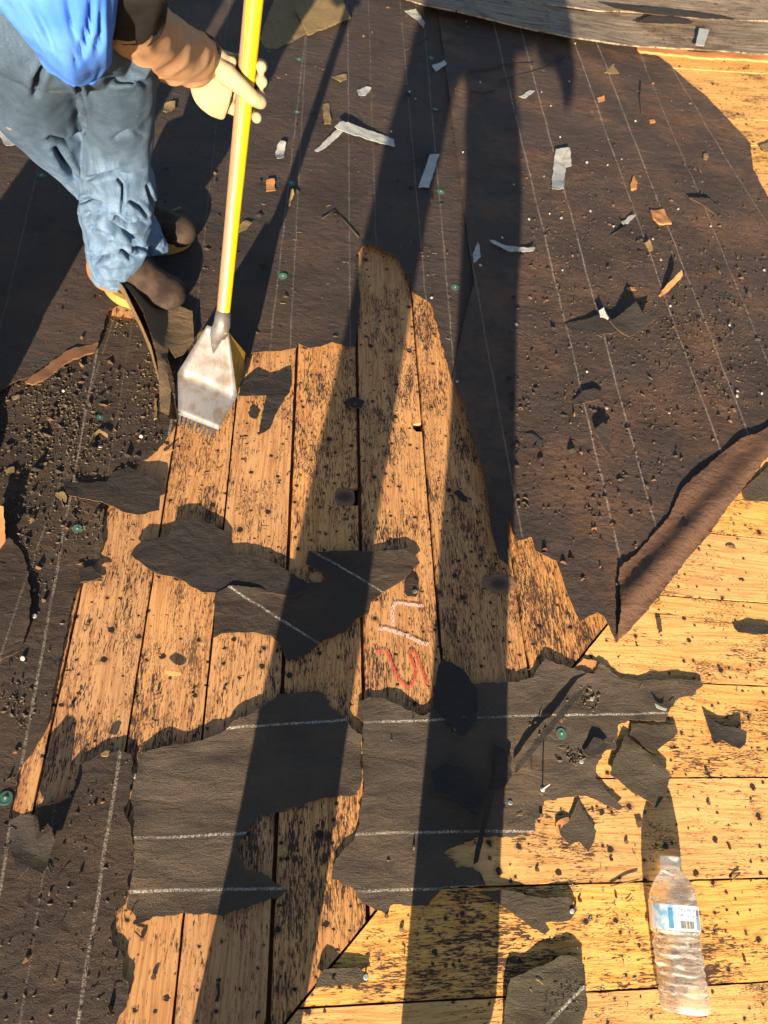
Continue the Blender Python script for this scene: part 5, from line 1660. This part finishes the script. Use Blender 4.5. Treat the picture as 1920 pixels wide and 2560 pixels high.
under(mesh_obj("upper_sleeve", *rings(up_arm, 10, 72, sleeve_disp), M_black, None, True), worker)  # upper arm darker than the tan sleeve
# other arm and head, out of the picture
oa = [(shl.x - .02, shl.y, 1.22, .07, .07), (shl.x - .19, shl.y - .01, 1.15, .066, .066), (shl.x - .25, shl.y - .04, .97, .055, .055), (shl.x - .20, shl.y - .16, .86, .045, .045), (shl.x - .12, shl.y - .22, .84, .036, .036)]
under(mesh_obj("upper_sleeve", *rings(oa, 10, 48, sleeve_disp), M_black, None, True), worker)
hc = Vector((shl.x, shl.y - .05, 1.46))
fuse("head", [blob(hc, (.076, .095, .115)), blob(hc + Vector((.01, -.03, -.07)), (.055, .06, .055)), blob(hc + Vector((.012, -.098, -.015)), (.012, .018, .022)),
              blob(hc + Vector((.078, .005, -.01)), (.012, .02, .03)), blob(hc + Vector((-.078, .005, -.01)), (.012, .02, .03)),
              rings([(shl.x, shl.y, 1.25, .055), (hc.x, hc.y + .02, 1.40, .055)], 4, 24)], M_skin, .006, 2, worker)
fuse("hair", [blob(hc + Vector((0, .018, .03)), (.083, .095, .098))], M_hair, .008, 1, worker)

# ---- boots
def boot(heel, toe, ht, mat_heel, mat_toe, lit):
    h, t = Vector(heel), Vector(toe)
    d = (t - h); Lb = d.length; d.normalize(); n = Vector((-d.y, d.x, 0))
    z = Vector((0, 0, 1))
    P = lambda u, v, w_: h + d * (u * Lb) + n * v + z * w_
    up = [blob(P(.82, .004, .038), (.052, .052, .034)), blob(P(.64, 0, .046), (.060, .047, .042)), blob(P(.42, 0, .062), (.06, .047, .056)), blob(P(.20, 0, .065), (.052, .045, .060)), blob(P(.12, 0, .045), (.045, .042, .040)),
          rings([(*P(.24, 0, .05), .050, .046), (*P(.22, 0, .11), .049, .046), (*P(.20, 0, .155), .052, .05)], 4, 32)]
    b = fuse("boot", up, mat_toe, .0045, 4, worker)
    # sole: outline extruded
    out = []
    for k in range(36):
        a = math.tau * k / 36
        u = .5 + .5 * math.cos(a)
        wdt = .049 + .010 * math.sin(u * 3.1) - .004 * (1 - abs(2 * u - 1)) + .006 * (u > .55)
        out.append(P(u * 1.02 - .01, math.sin(a) * wdt, 0))
    vs = [p + z * .009 for p in out] + [p + z * .034 for p in out]
    fs = [list(range(36))[::-1], list(range(36, 72))] + [[k, (k + 1) % 36, 36 + (k + 1) % 36, 36 + k] for k in range(36)]
    mesh_obj("sole", vs, fs, M_sole, b, False)
    for k in range(5):
        u = .34 + k * .055
        hh = .128 - k * .009
        v_, f_ = tube([P(u, -.034, hh - .012), P(u + .01, -.012, hh + .004), P(u + .02, .012, hh + .004), P(u + .03, .034, hh - .012)], .0028, 8)
        mesh_obj("lace", v_, f_, M_lace, b, True)
    if lit:
        hcnt = [blob(P(.10, 0, .055), (.050, .049, .050)), rings([(*P(.16, 0, .03), .051, .050), (*P(.17, 0, .10), .0515, .050)], 4, 32)]
        hcn = fuse("heel_counter", hcnt, mat_heel, .0045, 3)
        hcn.parent = b


boot(at(262, 732, .0) + Vector((0, .02, .004)), at(440, 794, 0) + Vector((0, .02, .004)), .1, M_leather, M_shadeleather, True)
boot(at(330, 640, .0) + Vector((-.06, .05, .004)), at(388, 640, 0) + Vector((.08, .05, .004)), .1, M_leather, M_shadeleather, False)

# ---- gloved hand round the handle
gt = .412
gc = PB + PD * gt                              # grip centre on the handle
axu = PD
view = (gc - Vector((0, 0, CAMH))).normalized()
rgt = view.cross(axu).normalized()             # picture right
if (M3.transposed() @ rgt).x < 0: rgt = -rgt
tow = axu.cross(rgt).normalized()
if tow.dot(view) > 0: tow = -tow               # towards the camera
HP = lambda a, r, t: gc + axu * a + rgt * r + tow * t
wr = Vector(sk[0][:3])


def chain(pts, rad):
    out = []
    for i in range(len(pts) - 1):
        out.append(rings([(*pts[i], rad[i]), (*pts[i].lerp(pts[i + 1], .5), (rad[i] + rad[i + 1]) / 2), (*pts[i + 1], rad[i + 1])], 3, 16))
        out.append(blob(pts[i + 1], rad[i + 1], 14))
    out.append(blob(pts[0], rad[0], 14))
    return out


hand = []
hand += [rings([(*wr, .036, .028), (*wr.lerp(HP(0, -.045, 0), .45), .041, .026), (*HP(-.004, -.044, .0), .049, .023), (*HP(-.006, -.026, -.006), .050, .018)], 8, 36, t_up=axu)]
for a0_, a1_, ext, ra in ((.036, .039, .028, .0108), (.014, .018, .031, .0114), (-.010, -.004, .031, .0112), (-.033, -.037, .029, .0102)):
    hand += chain([HP(a0_, -.040, -.008), HP(a0_ * 1.0, -.026, -.024), HP(a1_, .004, -.027), HP(a1_, .023, -.015), HP(a1_ - .002, ext - .005, .004)], [ra * 1.12, ra * 1.08, ra, ra * .98, ra * .9])
hand += chain([HP(.020, -.050, .012), HP(.014, -.030, .024), HP(.002, -.006, .0300), HP(-.010, .014, .027), HP(-.014, .027, .018)], [.0185, .0170, .0138, .0128, .0112])
fuse("glove", hand, M_glove, .0024, 3, worker, lambda co, n: .0007 * noise.noise(co * 70))

# ================================================================== PHOTOGRAPHER (casts the long shadow; stands just outside the frame)
fx = -.30
ph = tag(empty("person", (.12, fx, 0)), "photographer standing just below the frame, seen only by the long leg shadows", "person")
tro = [rings([(-.020, fx, .03, .074), (-.018, fx, .20, .076), (-.012, fx + .02, .47, .076), (-.006, fx, .66, .086), (.018, fx, .82, .092), (.05, fx, 1.0, .11)], 8, 40, lambda t, th: .006 * noise.noise(Vector((math.cos(th), math.sin(th), t * 12)))),
       rings([(.268, fx, .03, .072), (.266, fx, .20, .072), (.264, fx + .02, .47, .078), (.258, fx, .66, .090), (.228, fx, .82, .092), (.19, fx, 1.0, .11)], 8, 40, lambda t, th: .006 * noise.noise(Vector((math.cos(th), math.sin(th), t * 12 + 4)))),
       rings([(.125, fx, .92, .13, .10), (.125, fx, 1.0, .165, .11)], 6, 40)]
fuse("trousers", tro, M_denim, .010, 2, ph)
tor = [rings([(.17, fx, .90, .25, .12), (.14, fx - .01, 1.12, .19, .12), (.135, fx - .02, 1.32, .19, .12), (.125, fx - .02, 1.42, .13, .09), (.125, fx - .02, 1.47, .06, .06)], 8, 48),
       rings([(.29, fx - .02, 1.37, .062), (.38, fx - .02, 1.20, .062), (.44, fx - .01, 1.05, .075), (.475, fx + .01, .90, .072)], 8, 32),
       rings([(-.03, fx - .02, 1.37, .062), (-.12, fx - .06, 1.20, .055), (-.14, fx - .06, 1.08, .050), (-.05, fx + .12, 1.14, .040)], 8, 32)]
fuse("jacket", tor, M_black, .010, 2, ph)
hn = chain([Vector((.50, fx + .01, .94)), Vector((.512, fx + .015, .875))], [.040, .040])
for k in range(4):
    hn += chain([Vector((.496 + k * .012, fx - .005 + k * .012, .87)), Vector((.50 + k * .011, fx + k * .012, .83)), Vector((.498 + k * .009, fx + k * .012, .80 + abs(k - 1.4) * .006))], [.0115, .0105, .009])
hn += chain([Vector((.515, fx - .02, .90)), Vector((.522, fx - .038, .865)), Vector((.52, fx - .042, .835))], [.013, .011, .009])
fuse("hand", hn, M_skin, .0035, 2, ph)
h2 = Vector((.125, fx + .0, 1.62))
fuse("head", [blob(h2, (.078, .097, .118)), blob(h2 + Vector((0, .03, -.07)), (.055, .06, .055)), blob(h2 + Vector((0, .10, -.015)), (.012, .018, .022)), blob(h2 + Vector((.08, 0, -.01)), (.012, .02, .03)), blob(h2 + Vector((-.08, 0, -.01)), (.012, .02, .03)),
              rings([(.125, fx - .02, 1.42, .058), (.125, fx - .01, 1.56, .056)], 4, 24)], M_skin, .006, 2, ph)
fuse("hair", [blob(h2 + Vector((0, -.018, .03)), (.085, .095, .10))], M_hair, .008, 1, ph)
for x_ in (-.020, .268):
    fuse("boot", [blob((x_, fx + .02, .035), (.045, .11, .04)), blob((x_, fx - .03, .06), (.045, .06, .06))], M_shadeleather, .008, 2, ph)

# pipe added unseen just left of the frame, throws the dark band behind the worker
vp = tag(empty("shadow_pipe", (-.69, .86, 0)), "added pipe just outside the left edge, put there for its shadow band", "pipe")
M_pipe = plain("dull shadow pipe metal", (.16, .15, .14), .6, .4, .3)
o = mesh_obj("pipe", *lathe([(.118, .0), (.118, .60), (.124, .605), (.124, .63), (.108, .63), (.108, .45)], 40), M_pipe, vp, True)
o = mesh_obj("base_collar", *lathe([(.17, .012), (.165, .018), (.135, .03), (.122, .11), (.118, .112)], 40), M_pipe, vp, True)
